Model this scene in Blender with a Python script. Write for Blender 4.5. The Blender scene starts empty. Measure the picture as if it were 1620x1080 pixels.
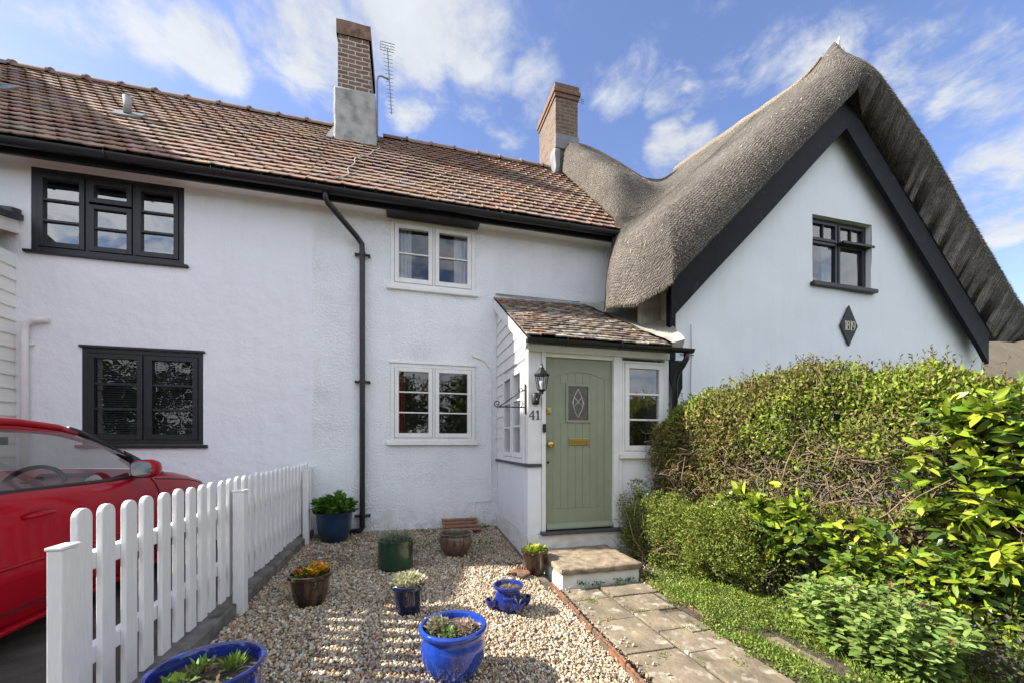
import bpy, math, random
import numpy as np
from mathutils import Vector, noise as mnoise
random.seed(7)
RNG = np.random.default_rng(11)
scene = bpy.context.scene
COL = scene.collection
TH = math.radians(15.1); F = 628.0; CZ = 1.4
cT, sT = math.cos(TH), math.sin(TH)
SUN, SKY, EXPO = 4.3, .12, 1.48
CLOUD, CLOUD_SEED, SKYSAT, SKYVAL, BACK_FILL = 2.8, 3.0, 1.05, .84, 2.0

# ---------------------------------------------------------------- helpers
def ray(px, py):
    r = (px-810)/F; u = (700-py)/F
    return Vector((r*cT+sT, -r*sT+cT, u))
def link(o, parent=None):
    COL.objects.link(o)
    if parent is not None: o.parent = parent
    return o
def root_loc(p):
    l = Vector((0, 0, 0))
    while p is not None:
        l += p.location; p = p.parent
    return l
def thing(name, label, cat, loc=(0, 0, 0), group=None):
    o = bpy.data.objects.new(name, None); o.empty_display_size = .1
    link(o); o.location = loc; tag(o, label, cat, group); return o
def tag(o, label=None, cat=None, group=None, kind=None):
    if label: o['label'] = label
    if cat: o['category'] = cat
    if group: o['group'] = group
    if kind: o['kind'] = kind
    return o

class G:
    """collects geometry, builds ONE mesh object"""
    def __init__(s): s.v = []; s.f = []; s.c = []; s.col = (1, 1, 1)
    def add(s, vs, fs):
        b = len(s.v); s.v += [tuple(p) for p in vs]; s.c += [s.col]*len(vs)
        s.f += [tuple(i+b for i in f) for f in fs]
    def box(s, x0, x1, y0, y1, z0, z1):
        s.add([(x0,y0,z0),(x1,y0,z0),(x1,y1,z0),(x0,y1,z0),(x0,y0,z1),(x1,y0,z1),(x1,y1,z1),(x0,y1,z1)],
              [(0,3,2,1),(4,5,6,7),(0,1,5,4),(1,2,6,5),(2,3,7,6),(3,0,4,7)])
    def quad(s, a, b, c, d): s.add([a,b,c,d], [(0,1,2,3)])
    def prism(s, poly, off):
        """planar polygon (3d points) extruded by vector off"""
        n = len(poly); off = Vector(off)
        vs = [Vector(p) for p in poly]; vs += [p+off for p in vs]
        fs = [tuple(range(n-1,-1,-1)), tuple(range(n, 2*n))]
        fs += [(i, (i+1)%n, n+(i+1)%n, n+i) for i in range(n)]
        s.add(vs, fs)
    def bar(s, a, b, w, h, up=(0,0,1)):
        a = Vector(a); b = Vector(b); d = (b-a).normalized()
        x = d.cross(Vector(up)).normalized(); y = x.cross(d).normalized()
        p = [a-x*w/2-y*h/2, a+x*w/2-y*h/2, a+x*w/2+y*h/2, a-x*w/2+y*h/2]
        s.prism(p, b-a)
    def tube(s, pts, r, n=8, cap=True):
        pts = [Vector(p) for p in pts]; m = len(pts)
        rs = r if isinstance(r, (list, tuple)) else [r]*m
        vs = []; prev = None
        for i, p in enumerate(pts):
            d = (pts[min(i+1, m-1)]-pts[max(i-1, 0)]).normalized()
            if prev is None:
                x = d.orthogonal().normalized()
            else:
                x = (prev - d*prev.dot(d)).normalized()
            prev = x; y = d.cross(x)
            for k in range(n):
                a = 2*math.pi*k/n
                vs.append(p+(x*math.cos(a)+y*math.sin(a))*rs[i])
        fs = []
        for i in range(m-1):
            for k in range(n):
                k2 = (k+1) % n
                fs.append((i*n+k, i*n+k2, (i+1)*n+k2, (i+1)*n+k))
        if cap:
            fs.append(tuple(range(n-1, -1, -1))); fs.append(tuple(range((m-1)*n, m*n)))
        s.add(vs, fs)
    def lathe(s, prof, c=(0,0,0), n=32, rib=0, ribn=0):
        """profile [(r,z)...] bottom to top around c"""
        vs = []; fs = []; m = len(prof)
        for r, z in prof:
            for k in range(n):
                a = 2*math.pi*k/n; rr = r*(1+(rib*math.cos(ribn*a) if rib else 0))
                vs.append((c[0]+rr*math.cos(a), c[1]+rr*math.sin(a), c[2]+z))
        for i in range(m-1):
            for k in range(n):
                k2 = (k+1) % n
                fs.append((i*n+k, i*n+k2, (i+1)*n+k2, (i+1)*n+k))
        s.add(vs, fs)
    def build(s, name, m, parent=None, smooth=False, bevel=0, auto=None, sub=0):
        L = root_loc(parent) if parent is not None else Vector((0,0,0))
        me = bpy.data.meshes.new(name)
        me.from_pydata([(p[0]-L.x, p[1]-L.y, p[2]-L.z) for p in s.v], [], s.f)
        if any(c != (1,1,1) for c in s.c):
            at = me.color_attributes.new('Col', 'FLOAT_COLOR', 'POINT')
            arr = np.ones((len(s.v), 4), 'f'); arr[:, :3] = np.array(s.c)
            at.data.foreach_set('color', arr.ravel())
        me.materials.append(m)
        if smooth: me.polygons.foreach_set('use_smooth', [True]*len(me.polygons))
        me.validate(); me.update()
        o = bpy.data.objects.new(name, me); link(o, parent)
        if bevel:
            b = o.modifiers.new('bevel', 'BEVEL'); b.width = bevel; b.segments = 2; b.limit_method = 'ANGLE'
            b.angle_limit = math.radians(40)
        if sub:
            q = o.modifiers.new('sub', 'SUBSURF'); q.levels = sub; q.render_levels = sub
        if auto is not None:
            me.polygons.foreach_set('use_smooth', [True]*len(me.polygons))
            try: me.set_sharp_from_angle(angle=math.radians(auto))
            except Exception: pass
        return o

def np_mesh(name, V, Fc, m, parent=None, col=None, smooth=False, loc=None):
    """V (n,3), Fc (k,3|4) numpy"""
    L = root_loc(parent) if parent is not None else Vector((0,0,0))
    V = np.asarray(V, 'f') - np.array(L, 'f')
    me = bpy.data.meshes.new(name)
    k = Fc.shape[1]
    me.vertices.add(len(V)); me.vertices.foreach_set('co', V.ravel())
    me.loops.add(Fc.size); me.loops.foreach_set('vertex_index', Fc.astype('i').ravel())
    me.polygons.add(len(Fc))
    me.polygons.foreach_set('loop_start', np.arange(0, Fc.size, k, dtype='i'))
    try: me.polygons.foreach_set('loop_total', np.full(len(Fc), k, 'i'))
    except Exception: pass
    if smooth: me.polygons.foreach_set('use_smooth', np.ones(len(Fc), bool))
    if col is not None:
        at = me.color_attributes.new('Col', 'FLOAT_COLOR', 'POINT')
        arr = np.ones((len(V), 4), 'f'); arr[:, :3] = col
        at.data.foreach_set('color', arr.ravel())
    me.materials.append(m); me.update(calc_edges=True); me.validate()
    o = bpy.data.objects.new(name, me); link(o, parent); return o

def norm(a): return a/np.maximum(np.linalg.norm(a, axis=1, keepdims=True), 1e-9)
def leaves(P, D, N, Ls, Ws, cols, rows=1, fold=.15, curl=.0):
    """leaf blades: base P, axis D, face normal N -> V, F, C"""
    D = norm(D); S = norm(np.cross(D, N)); N = np.cross(S, D)
    Ls = Ls[:, None]; Ws = Ws[:, None]; n = len(P)
    vs = [P]
    prof = [(.5, 1.)] if rows == 1 else [(.3, .85), (.68, .85)]
    for t, w in prof:
        c = P + D*Ls*t - N*Ls*curl*t*t
        up = N*Ws*fold*w
        vs += [c - S*Ws*.5*w + up, c, c + S*Ws*.5*w + up]
    vs.append(P + D*Ls - N*Ls*curl)
    V = np.stack(vs, 1); k = V.shape[1]
    f = [(0, 2, 1), (0, 3, 2)]
    if rows == 2:
        f += [(1, 2, 5), (1, 5, 4), (2, 3, 6), (2, 6, 5)]
    b = k-4
    f += [(b, b+1, k-1), (b+1, b+2, k-1)]
    Fa = np.array(f); Fc = (Fa[None]+(np.arange(n)*k)[:, None, None]).reshape(-1, 3)
    return V.reshape(-1, 3), Fc, np.repeat(cols, k, axis=0)
def join(parts):
    V = []; Fs = []; C = []; b = 0
    for v, f, c in parts:
        V.append(v); Fs.append(f+b); C.append(c); b += len(v)
    return np.concatenate(V), np.concatenate(Fs), np.concatenate(C)
def pal(cols, n, var=.15):
    c = np.array(cols)[RNG.integers(0, len(cols), n)]
    return np.clip(c*(1+RNG.normal(0, var, (n, 1)))*(1+RNG.normal(0, var*.3, (n, 3))), .002, 1)

# ---------------------------------------------------------------- materials
MATS = {}
def mat(name, base=(.5,.5,.5), rough=.6, var=0., vscale=6, bump=0., bscale=40, metal=0, coat=0, spec=.5, detail=6,
        attr=False, dirt=None, dscale=2, dlo=.5, dhi=.7, bump2=0, b2scale=4, transl=0, stretch=None, bdist=.01):
    if name in MATS: return MATS[name]
    m = bpy.data.materials.new(name); m.use_nodes = True; nt = m.node_tree; N = nt.nodes; Lk = nt.links
    p = N['Principled BSDF']; p.inputs['Roughness'].default_value = rough; p.inputs['Metallic'].default_value = metal
    p.inputs['Specular IOR Level'].default_value = spec
    if coat: p.inputs['Coat Weight'].default_value = coat; p.inputs['Coat Roughness'].default_value = .03
    tc = N.new('ShaderNodeTexCoord'); vec = tc.outputs['Object']
    if stretch:
        mp = N.new('ShaderNodeMapping'); mp.inputs['Scale'].default_value = stretch; Lk.new(vec, mp.inputs['Vector']); vec = mp.outputs[0]
    def tex(sc, dt=detail):
        t = N.new('ShaderNodeTexNoise'); t.inputs['Scale'].default_value = sc; t.inputs['Detail'].default_value = dt
        Lk.new(vec, t.inputs['Vector']); return t
    cs = None
    if attr:
        a = N.new('ShaderNodeAttribute'); a.attribute_name = 'Col'; cs = a.outputs['Color']
    else:
        rgb = N.new('ShaderNodeRGB'); rgb.outputs[0].default_value = (*base, 1); cs = rgb.outputs[0]
    if var:
        t = tex(vscale); mr = N.new('ShaderNodeMapRange'); mr.inputs[1].default_value = .3; mr.inputs[2].default_value = .7
        mr.inputs[3].default_value = 1-var; mr.inputs[4].default_value = 1+var; Lk.new(t.outputs['Fac'], mr.inputs[0])
        mx = N.new('ShaderNodeVectorMath'); mx.operation = 'SCALE'; Lk.new(cs, mx.inputs[0]); Lk.new(mr.outputs[0], mx.inputs['Scale']); cs = mx.outputs[0]
    if dirt:
        t = tex(dscale); mr = N.new('ShaderNodeMapRange'); mr.inputs[1].default_value = dlo; mr.inputs[2].default_value = dhi; Lk.new(t.outputs['Fac'], mr.inputs[0])
        mx = N.new('ShaderNodeMix'); mx.data_type = 'RGBA'; Lk.new(mr.outputs[0], mx.inputs[0]); Lk.new(cs, mx.inputs[6]); mx.inputs[7].default_value = (*dirt, 1); cs = mx.outputs[2]
    Lk.new(cs, p.inputs['Base Color'])
    prev = None
    for b, sc in ((bump2, b2scale), (bump, bscale)):
        if b:
            t = tex(sc, 4); bn = N.new('ShaderNodeBump'); bn.inputs['Strength'].default_value = b; bn.inputs['Distance'].default_value = bdist
            Lk.new(t.outputs['Fac'], bn.inputs['Height'])
            if prev: Lk.new(prev, bn.inputs['Normal'])
            prev = bn.outputs[0]
    if prev: Lk.new(prev, p.inputs['Normal'])
    if transl:
        tr = N.new('ShaderNodeBsdfTranslucent'); Lk.new(cs, tr.inputs['Color'])
        ms = N.new('ShaderNodeMixShader'); ms.inputs[0].default_value = transl
        Lk.new(p.outputs[0], ms.inputs[1]); Lk.new(tr.outputs[0], ms.inputs[2]); Lk.new(ms.outputs[0], N['Material Output'].inputs[0])
    MATS[name] = m; return m

def glass(name, tint=(1,1,1), refl=.07, rough=0.):
    if name in MATS: return MATS[name]
    m = bpy.data.materials.new(name); m.use_nodes = True; nt = m.node_tree; N = nt.nodes; Lk = nt.links
    N.remove(N['Principled BSDF'])
    tr = N.new('ShaderNodeBsdfTransparent'); tr.inputs[0].default_value = (*tint, 1)
    gl = N.new('ShaderNodeBsdfGlossy'); gl.inputs['Roughness'].default_value = rough; gl.inputs['Color'].default_value = (1,1,1,1)
    lw = N.new('ShaderNodeLayerWeight'); lw.inputs[0].default_value = .5
    pw = N.new('ShaderNodeMath'); pw.operation = 'POWER'; Lk.new(lw.outputs['Facing'], pw.inputs[0]); pw.inputs[1].default_value = 4
    mr = N.new('ShaderNodeMapRange'); mr.inputs[3].default_value = refl; mr.inputs[4].default_value = 1; Lk.new(pw.outputs[0], mr.inputs[0])
    ms = N.new('ShaderNodeMixShader'); Lk.new(mr.outputs[0], ms.inputs[0]); Lk.new(tr.outputs[0], ms.inputs[1]); Lk.new(gl.outputs[0], ms.inputs[2])
    # faint ripple of old panes
    tn = N.new('ShaderNodeTexNoise'); tn.inputs['Scale'].default_value = 2.5; tc = N.new('ShaderNodeTexCoord'); Lk.new(tc.outputs['Object'], tn.inputs['Vector'])
    bp = N.new('ShaderNodeBump'); bp.inputs['Strength'].default_value = .12; bp.inputs['Distance'].default_value = .02
    Lk.new(tn.outputs['Fac'], bp.inputs['Height']); Lk.new(bp.outputs[0], gl.inputs['Normal'])
    Lk.new(ms.outputs[0], N['Material Output'].inputs[0]); MATS[name] = m; return m

def brickmat(name, c1, c2, mortar, bw=.225, bh=.075, ms=.012):
    m = bpy.data.materials.new(name); m.use_nodes = True; nt = m.node_tree; N = nt.nodes; Lk = nt.links
    p = N['Principled BSDF']; p.inputs['Roughness'].default_value = .9
    tc = N.new('ShaderNodeTexCoord'); sx = N.new('ShaderNodeSeparateXYZ'); Lk.new(tc.outputs['Object'], sx.inputs[0])
    ad = N.new('ShaderNodeMath'); ad.operation = 'ADD'; Lk.new(sx.outputs[0], ad.inputs[0]); Lk.new(sx.outputs[1], ad.inputs[1])
    cb = N.new('ShaderNodeCombineXYZ'); Lk.new(ad.outputs[0], cb.inputs[0]); Lk.new(sx.outputs[2], cb.inputs[1])
    tn = N.new('ShaderNodeTexNoise'); tn.inputs['Scale'].default_value = 9; Lk.new(tc.outputs['Object'], tn.inputs['Vector'])
    w = N.new('ShaderNodeVectorMath'); w.operation = 'MULTIPLY_ADD'; Lk.new(tn.outputs['Color'], w.inputs[0]); w.inputs[1].default_value = (.02,.02,0); Lk.new(cb.outputs[0], w.inputs[2])
    br = N.new('ShaderNodeTexBrick'); Lk.new(w.outputs[0], br.inputs['Vector'])
    br.inputs['Scale'].default_value = 1; br.inputs['Brick Width'].default_value = bw; br.inputs['Row Height'].default_value = bh
    br.inputs['Mortar Size'].default_value = ms; br.inputs['Mortar Smooth'].default_value = .3; br.inputs['Bias'].default_value = 0
    br.inputs['Color1'].default_value = (*c1,1); br.inputs['Color2'].default_value = (*c2,1); br.inputs['Mortar'].default_value = (*mortar,1)
    t2 = N.new('ShaderNodeTexNoise'); t2.inputs['Scale'].default_value = 14; t2.inputs['Detail'].default_value = 8; Lk.new(tc.outputs['Object'], t2.inputs['Vector'])
    mr = N.new('ShaderNodeMapRange'); mr.inputs[3].default_value = .55; mr.inputs[4].default_value = 1.45; Lk.new(t2.outputs['Fac'], mr.inputs[0])
    sc = N.new('ShaderNodeVectorMath'); sc.operation = 'SCALE'; Lk.new(br.outputs['Color'], sc.inputs[0]); Lk.new(mr.outputs[0], sc.inputs['Scale'])
    Lk.new(sc.outputs[0], p.inputs['Base Color'])
    iv = N.new('ShaderNodeMath'); iv.operation = 'SUBTRACT'; iv.inputs[0].default_value = 1; Lk.new(br.outputs['Fac'], iv.inputs[1])
    ad2 = N.new('ShaderNodeMath'); ad2.operation = 'MULTIPLY_ADD'; Lk.new(t2.outputs['Fac'], ad2.inputs[0]); ad2.inputs[1].default_value = .6; Lk.new(iv.outputs[0], ad2.inputs[2])
    bn = N.new('ShaderNodeBump'); bn.inputs['Strength'].default_value = .9; bn.inputs['Distance'].default_value = .012; Lk.new(ad2.outputs[0], bn.inputs['Height']); Lk.new(bn.outputs[0], p.inputs['Normal'])
    MATS[name] = m; return m

def rendermat(name, base, fine, fscale, coarse=.3, cscale=3, lump=0):
    """painted render / roughcast: fine grain + trowel waves + weather streaks that run down the wall"""
    m = bpy.data.materials.new(name); m.use_nodes = True; nt = m.node_tree; N = nt.nodes; Lk = nt.links
    p = N['Principled BSDF']; p.inputs['Roughness'].default_value = .75; p.inputs['Specular IOR Level'].default_value = .25
    tc = N.new('ShaderNodeTexCoord'); V = tc.outputs['Object']
    def tx(s, d=5, rough=.55, vec=V):
        t = N.new('ShaderNodeTexNoise'); t.inputs['Scale'].default_value = s; t.inputs['Detail'].default_value = d; t.inputs['Roughness'].default_value = rough; Lk.new(vec, t.inputs['Vector']); return t.outputs['Fac']
    mp = N.new('ShaderNodeMapping'); mp.inputs['Scale'].default_value = (5, 5, .5); Lk.new(V, mp.inputs[0])
    st = tx(1.5, 6, .6, mp.outputs[0]); mr = N.new('ShaderNodeMapRange'); mr.inputs[1].default_value = .5; mr.inputs[2].default_value = .85; mr.inputs[3].default_value = 0; mr.inputs[4].default_value = .3; Lk.new(st, mr.inputs[0])
    mx = N.new('ShaderNodeMix'); mx.data_type = 'RGBA'; mx.inputs[6].default_value = (*base, 1); mx.inputs[7].default_value = (base[0]*.78, base[1]*.76, base[2]*.70, 1); Lk.new(mr.outputs[0], mx.inputs[0])
    Lk.new(mx.outputs[2], p.inputs['Base Color'])
    b1 = N.new('ShaderNodeBump'); b1.inputs['Strength'].default_value = coarse; b1.inputs['Distance'].default_value = .06; Lk.new(tx(cscale, 3), b1.inputs['Height'])
    b2 = N.new('ShaderNodeBump'); b2.inputs['Strength'].default_value = fine; b2.inputs['Distance'].default_value = .012; Lk.new(b1.outputs[0], b2.inputs['Normal'])
    h = tx(fscale, 3, .5)
    gq = N.new('ShaderNodeNewGeometry'); sz = N.new('ShaderNodeSeparateXYZ'); Lk.new(gq.outputs['Position'], sz.inputs[0])
    lo = N.new('ShaderNodeMapRange'); lo.inputs[1].default_value = .16; lo.inputs[2].default_value = .62; lo.inputs[3].default_value = 1; lo.inputs[4].default_value = 0; Lk.new(sz.outputs[2], lo.inputs[0])
    sp = N.new('ShaderNodeMapRange'); sp.inputs[1].default_value = .42; sp.inputs[2].default_value = .72; sp.inputs[3].default_value = 0; sp.inputs[4].default_value = .75; Lk.new(tx(6, 8, .7), sp.inputs[0])
    dm = N.new('ShaderNodeMath'); dm.operation = 'MULTIPLY'; Lk.new(lo.outputs[0], dm.inputs[0]); Lk.new(sp.outputs[0], dm.inputs[1])
    m2 = N.new('ShaderNodeMix'); m2.data_type = 'RGBA'; Lk.new(dm.outputs[0], m2.inputs[0]); Lk.new(mx.outputs[2], m2.inputs[6]); m2.inputs[7].default_value = (.36,.33,.27,1); Lk.new(m2.outputs[2], p.inputs['Base Color'])
    w_ = N.new('ShaderNodeMapRange'); w_.inputs[1].default_value = .3; w_.inputs[2].default_value = .7; w_.inputs[3].default_value = fine*.45; w_.inputs[4].default_value = fine*1.25; Lk.new(tx(1.7, 3), w_.inputs[0]); Lk.new(w_.outputs[0], b2.inputs['Strength'])
    if lump:
        r = N.new('ShaderNodeMapRange'); r.interpolation_type = 'SMOOTHSTEP'; r.inputs[1].default_value = .42; r.inputs[2].default_value = .62; Lk.new(h, r.inputs[0]); h = r.outputs[0]
    Lk.new(h, b2.inputs['Height']); Lk.new(b2.outputs[0], p.inputs['Normal'])
    MATS[name] = m; return m

def thatchmat(name, c1, c2, net=False):
    m = bpy.data.materials.new(name); m.use_nodes = True; nt = m.node_tree; N = nt.nodes; Lk = nt.links
    p = N['Principled BSDF']; p.inputs['Roughness'].default_value = .95; p.inputs['Specular IOR Level'].default_value = .1
    tc = N.new('ShaderNodeTexCoord'); V = tc.outputs['Object']
    n1 = N.new('ShaderNodeTexNoise'); n1.inputs['Scale'].default_value = 1.6; n1.inputs['Detail'].default_value = 8; n1.inputs['Roughness'].default_value = .65; Lk.new(V, n1.inputs['Vector'])
    n2 = N.new('ShaderNodeTexNoise'); n2.inputs['Scale'].default_value = 75; n2.inputs['Detail'].default_value = 5; n2.inputs['Roughness'].default_value = .7; Lk.new(V, n2.inputs['Vector'])
    vo = N.new('ShaderNodeTexVoronoi'); vo.inputs['Scale'].default_value = 50; Lk.new(V, vo.inputs['Vector'])
    mx = N.new('ShaderNodeMix'); mx.data_type = 'RGBA'; mx.inputs[6].default_value = (*c1,1); mx.inputs[7].default_value = (*c2,1)
    mr0 = N.new('ShaderNodeMapRange'); mr0.inputs[1].default_value = .35; mr0.inputs[2].default_value = .7; Lk.new(n1.outputs['Fac'], mr0.inputs[0]); Lk.new(mr0.outputs[0], mx.inputs[0])
    mr = N.new('ShaderNodeMapRange'); mr.inputs[1].default_value = .3; mr.inputs[2].default_value = .75; mr.inputs[3].default_value = .35; mr.inputs[4].default_value = 1.75; Lk.new(n2.outputs['Fac'], mr.inputs[0])
    sc = N.new('ShaderNodeVectorMath'); sc.operation = 'SCALE'; Lk.new(mx.outputs[2], sc.inputs[0]); Lk.new(mr.outputs[0], sc.inputs['Scale'])
    Lk.new(sc.outputs[0], p.inputs['Base Color'])
    a = N.new('ShaderNodeMath'); a.operation = 'MULTIPLY_ADD'; Lk.new(vo.outputs['Distance'], a.inputs[0]); a.inputs[1].default_value = -1.2; Lk.new(n2.outputs['Fac'], a.inputs[2])
    bn = N.new('ShaderNodeBump'); bn.inputs['Strength'].default_value = 1.; bn.inputs['Distance'].default_value = .016;
    hsrc = a.outputs[0]
    if net:   # reed lying down the slope under a knitted wire net (u along the eave, v down the slope)
        at = N.new('ShaderNodeAttribute'); at.attribute_name = 'Col'
        mp = N.new('ShaderNodeMapping'); mp.inputs['Scale'].default_value = (60, 7, 1); Lk.new(at.outputs['Vector'], mp.inputs[0])
        st = N.new('ShaderNodeTexNoise'); st.inputs['Scale'].default_value = 1; st.inputs['Detail'].default_value = 4; Lk.new(mp.outputs[0], st.inputs['Vector'])
        wv = N.new('ShaderNodeVectorMath'); wv.operation = 'MULTIPLY_ADD'; Lk.new(n1.outputs['Color'], wv.inputs[0]); wv.inputs[1].default_value = (.25,.25,0); Lk.new(at.outputs['Vector'], wv.inputs[2])
        vz = N.new('ShaderNodeTexVoronoi'); vz.inputs['Scale'].default_value = 26; vz.inputs['Randomness'].default_value = .35; Lk.new(wv.outputs[0], vz.inputs['Vector'])
        d1 = N.new('ShaderNodeMapRange'); d1.inputs[1].default_value = .15; d1.inputs[2].default_value = .65; d1.inputs[3].default_value = 1.2; d1.inputs[4].default_value = .5; Lk.new(vz.outputs['Distance'], d1.inputs[0])
        d2 = N.new('ShaderNodeMapRange'); d2.inputs[1].default_value = .3; d2.inputs[2].default_value = .7; d2.inputs[3].default_value = .6; d2.inputs[4].default_value = 1.4; Lk.new(st.outputs['Fac'], d2.inputs[0])
        mm = N.new('ShaderNodeMath'); mm.operation = 'MULTIPLY'; Lk.new(d1.outputs[0], mm.inputs[0]); Lk.new(d2.outputs[0], mm.inputs[1])
        s2 = N.new('ShaderNodeVectorMath'); s2.operation = 'SCALE'; Lk.new(sc.outputs[0], s2.inputs[0]); Lk.new(mm.outputs[0], s2.inputs['Scale']); Lk.new(s2.outputs[0], p.inputs['Base Color'])
        h2 = N.new('ShaderNodeMath'); h2.operation = 'MULTIPLY_ADD'; Lk.new(vz.outputs['Distance'], h2.inputs[0]); h2.inputs[1].default_value = -1.6; Lk.new(st.outputs['Fac'], h2.inputs[2]); hsrc = h2.outputs[0]
    Lk.new(hsrc, bn.inputs['Height'])
    Lk.new(bn.outputs[0], p.inputs['Normal']); MATS[name] = m; return m

M_white = mat('white_paint', (.78,.78,.76), .45, var=.05, vscale=9, bump=.08, bscale=60)
M_fencew = mat('fence_paint', (.80,.80,.80), .5, var=.05, vscale=14, bump=.25, bscale=30, stretch=(6,6,.6), dirt=(.55,.53,.48), dscale=5, dlo=.62, dhi=.9)
M_board = mat('white_board', (.78,.78,.75), .55, var=.05, vscale=5, bump=.15, bscale=25, stretch=(1,1,8))
M_plinth = mat('painted_stone', (.72,.71,.67), .7, var=.08, vscale=6, bump=.8, bscale=9, bump2=.6, b2scale=3, bdist=.03, dirt=(.4,.38,.32), dscale=4, dlo=.62, dhi=.9)
M_black = mat('black_paint', (.012,.013,.017), .42, var=.3, vscale=12, bump=.15, bscale=40)
M_timber = mat('black_timber', (.005,.0055,.009), .5, spec=.15, var=.4, vscale=5, bump=.35, bscale=14, dirt=(.035,.035,.04), dscale=9, dlo=.6, dhi=.85)
M_gutter = mat('gutter_plastic', (.010,.010,.012), .35)
M_slate = mat('slate', (.05,.055,.065), .55, var=.3, vscale=12, bump=.4, bscale=30)
M_lead = mat('lead', (.17,.175,.18), .65, var=.25, vscale=6, bump=.3, bscale=10)
M_mortar = mat('mortar_flashing', (.40,.375,.32), .9, var=.2, vscale=6, bump=.8, bscale=20, dirt=(.25,.22,.17), dscale=7, dlo=.58, dhi=.8)
M_wallL = rendermat('smooth_render', (.81,.825,.865), .35, 45, .35, 5)
M_wallM = rendermat('roughcast_render', (.83,.845,.87), .62, 42, .45, 2.5, lump=1)
M_wallT = rendermat('gable_render', (.80,.82,.855), .12, 60, .25, 2)
M_chimr = mat('chimney_render', (.36,.355,.34), .9, var=.22, vscale=7, bump=.6, bscale=30, dirt=(.17,.165,.15), dscale=5, dlo=.5, dhi=.75)
M_tile = mat('clay_tile', attr=True, rough=.85, var=.22, vscale=18, bump=.5, bscale=60, dirt=(.20,.175,.145), dscale=5, dlo=.5, dhi=.8)
M_tile2 = mat('worn_tile', attr=True, rough=.9, var=.3, vscale=22, bump=.8, bscale=50, dirt=(.36,.33,.26), dscale=11, dlo=.52, dhi=.66)
M_thatch = thatchmat('thatch', (.125,.110,.094), (.205,.185,.160), True)
M_thatch2 = thatchmat('far_thatch', (.21,.175,.135), (.28,.235,.18))
M_straw = mat('straw', attr=True, rough=.9, transl=.15)
M_green = mat('sage_paint', (.255,.285,.195), .45, var=.05, vscale=8, bump=.06, bscale=60)
M_brass = mat('brass', (.62,.40,.12), .28, metal=1, var=.12, vscale=20)
M_iron = mat('wrought_iron', (.012,.012,.013), .5, bump=.2, bscale=60)
M_glass = glass('window_glass', (.82,.85,.87), .10)
M_glassd = glass('blind_window_glass', (.6,.63,.67), .26); M_glasse = glass('dim_window_glass', (.55,.57,.6), .075)
M_frost = mat('leaded_glass', (.10,.085,.075), .25, var=.3, vscale=40, bump=.4, bscale=60)
M_carg = glass('car_glass', (.72,.79,.77), .07)
M_room = mat('room', (.22,.20,.18), .9)
M_curtain = mat('voile_curtain', (.75,.76,.78), .9, transl=.4)
M_redcur = mat('red_curtain', (.35,.07,.035), .9, transl=.2)
M_blind = mat('blind', (.10,.10,.115), .6)
M_concrete = mat('kerb_concrete', (.17,.16,.14), .95, var=.35, vscale=9, bump=.8, bscale=25, dirt=(.05,.06,.03), dscale=8, dlo=.52, dhi=.7)
M_stone = mat('tread_stone', (.26,.20,.135), .9, var=.3, vscale=10, bump=.9, bscale=22, dirt=(.13,.105,.075), dscale=14, dlo=.5, dhi=.7)
M_slab = mat('paving', (.185,.148,.10), .95, var=.38, vscale=5, bump=.8, bscale=35, dirt=(.36,.33,.26), dscale=11, dlo=.55, dhi=.68)
M_fines = mat('gravel_fines', (.19,.155,.11), 1., var=.5, vscale=40, bump=1., bscale=70, bdist=.02, dirt=(.07,.055,.04), dscale=3, dlo=.45, dhi=.7)
M_joint = mat('joint_soil', (.10,.082,.058), 1., var=.5, vscale=30, bump=1., bscale=50, bdist=.03)
M_soil = mat('soil', (.07,.055,.038), 1., var=.5, vscale=30, bump=1., bscale=50, bdist=.03)
M_drive = mat('drive', (.075,.066,.056), .95, var=.4, vscale=5, bump=.8, bscale=60)
M_tarmac = mat('tarmac', (.055,.055,.056), .9, var=.25, vscale=8, bump=.5, bscale=120)
M_grass = mat('grass', (.05,.085,.02), 1., var=.4, vscale=3, bump=1, bscale=60)
M_terra = mat('terracotta', (.22,.092,.05), .9, var=.35, vscale=18, bump=.5, bscale=40, dirt=(.10,.075,.05), dscale=16, dlo=.40, dhi=.62)
M_leaf = mat('leaf', attr=True, rough=.55, transl=.28, spec=.3)
M_leafg = mat('glossy_leaf', attr=True, rough=.27, transl=.25, spec=.55)
M_petal = mat('petal', attr=True, rough=.6, transl=.3)
M_bark = mat('bark', (.23,.16,.105), .95, var=.4, vscale=20, bump=.8, bscale=40, stretch=(1,1,.3))
M_gravel = mat('pebble', attr=True, rough=.7, var=.12, vscale=90)
M_soot = mat('soot', (.01,.01,.01), 1.)
M_alu = mat('aerial_metal', (.22,.23,.25), .4, metal=.7)
# ---------------------------------------------------------------- camera, light, sky
cam = bpy.data.objects.new('camera', bpy.data.cameras.new('camera')); link(cam)
cam.location = (0, 0, CZ); cam.rotation_euler = (math.radians(90), 0, -TH)
cam.data.sensor_width = 36; cam.data.lens = F/1620*36; cam.data.shift_y = 160/1620
cam.data.clip_start = .02; cam.data.clip_end = 2000; scene.camera = cam
EL, AZ = math.radians(37), math.radians(-12)
sd = Vector((math.cos(EL)*math.cos(AZ), math.cos(EL)*math.sin(AZ), -math.sin(EL)))
sl = bpy.data.lights.new('sun', 'SUN'); sl.energy = SUN; sl.angle = math.radians(.53); sl.color = (1, .94, .84)
sun = bpy.data.objects.new('sun', sl); link(sun); sun.rotation_euler = sd.to_track_quat('-Z', 'Y').to_euler(); sun.location = (-20, 5, 20)
w = bpy.data.worlds.new('World'); scene.world = w; w.use_nodes = True
nt = w.node_tree; N = nt.nodes; Lk = nt.links
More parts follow.
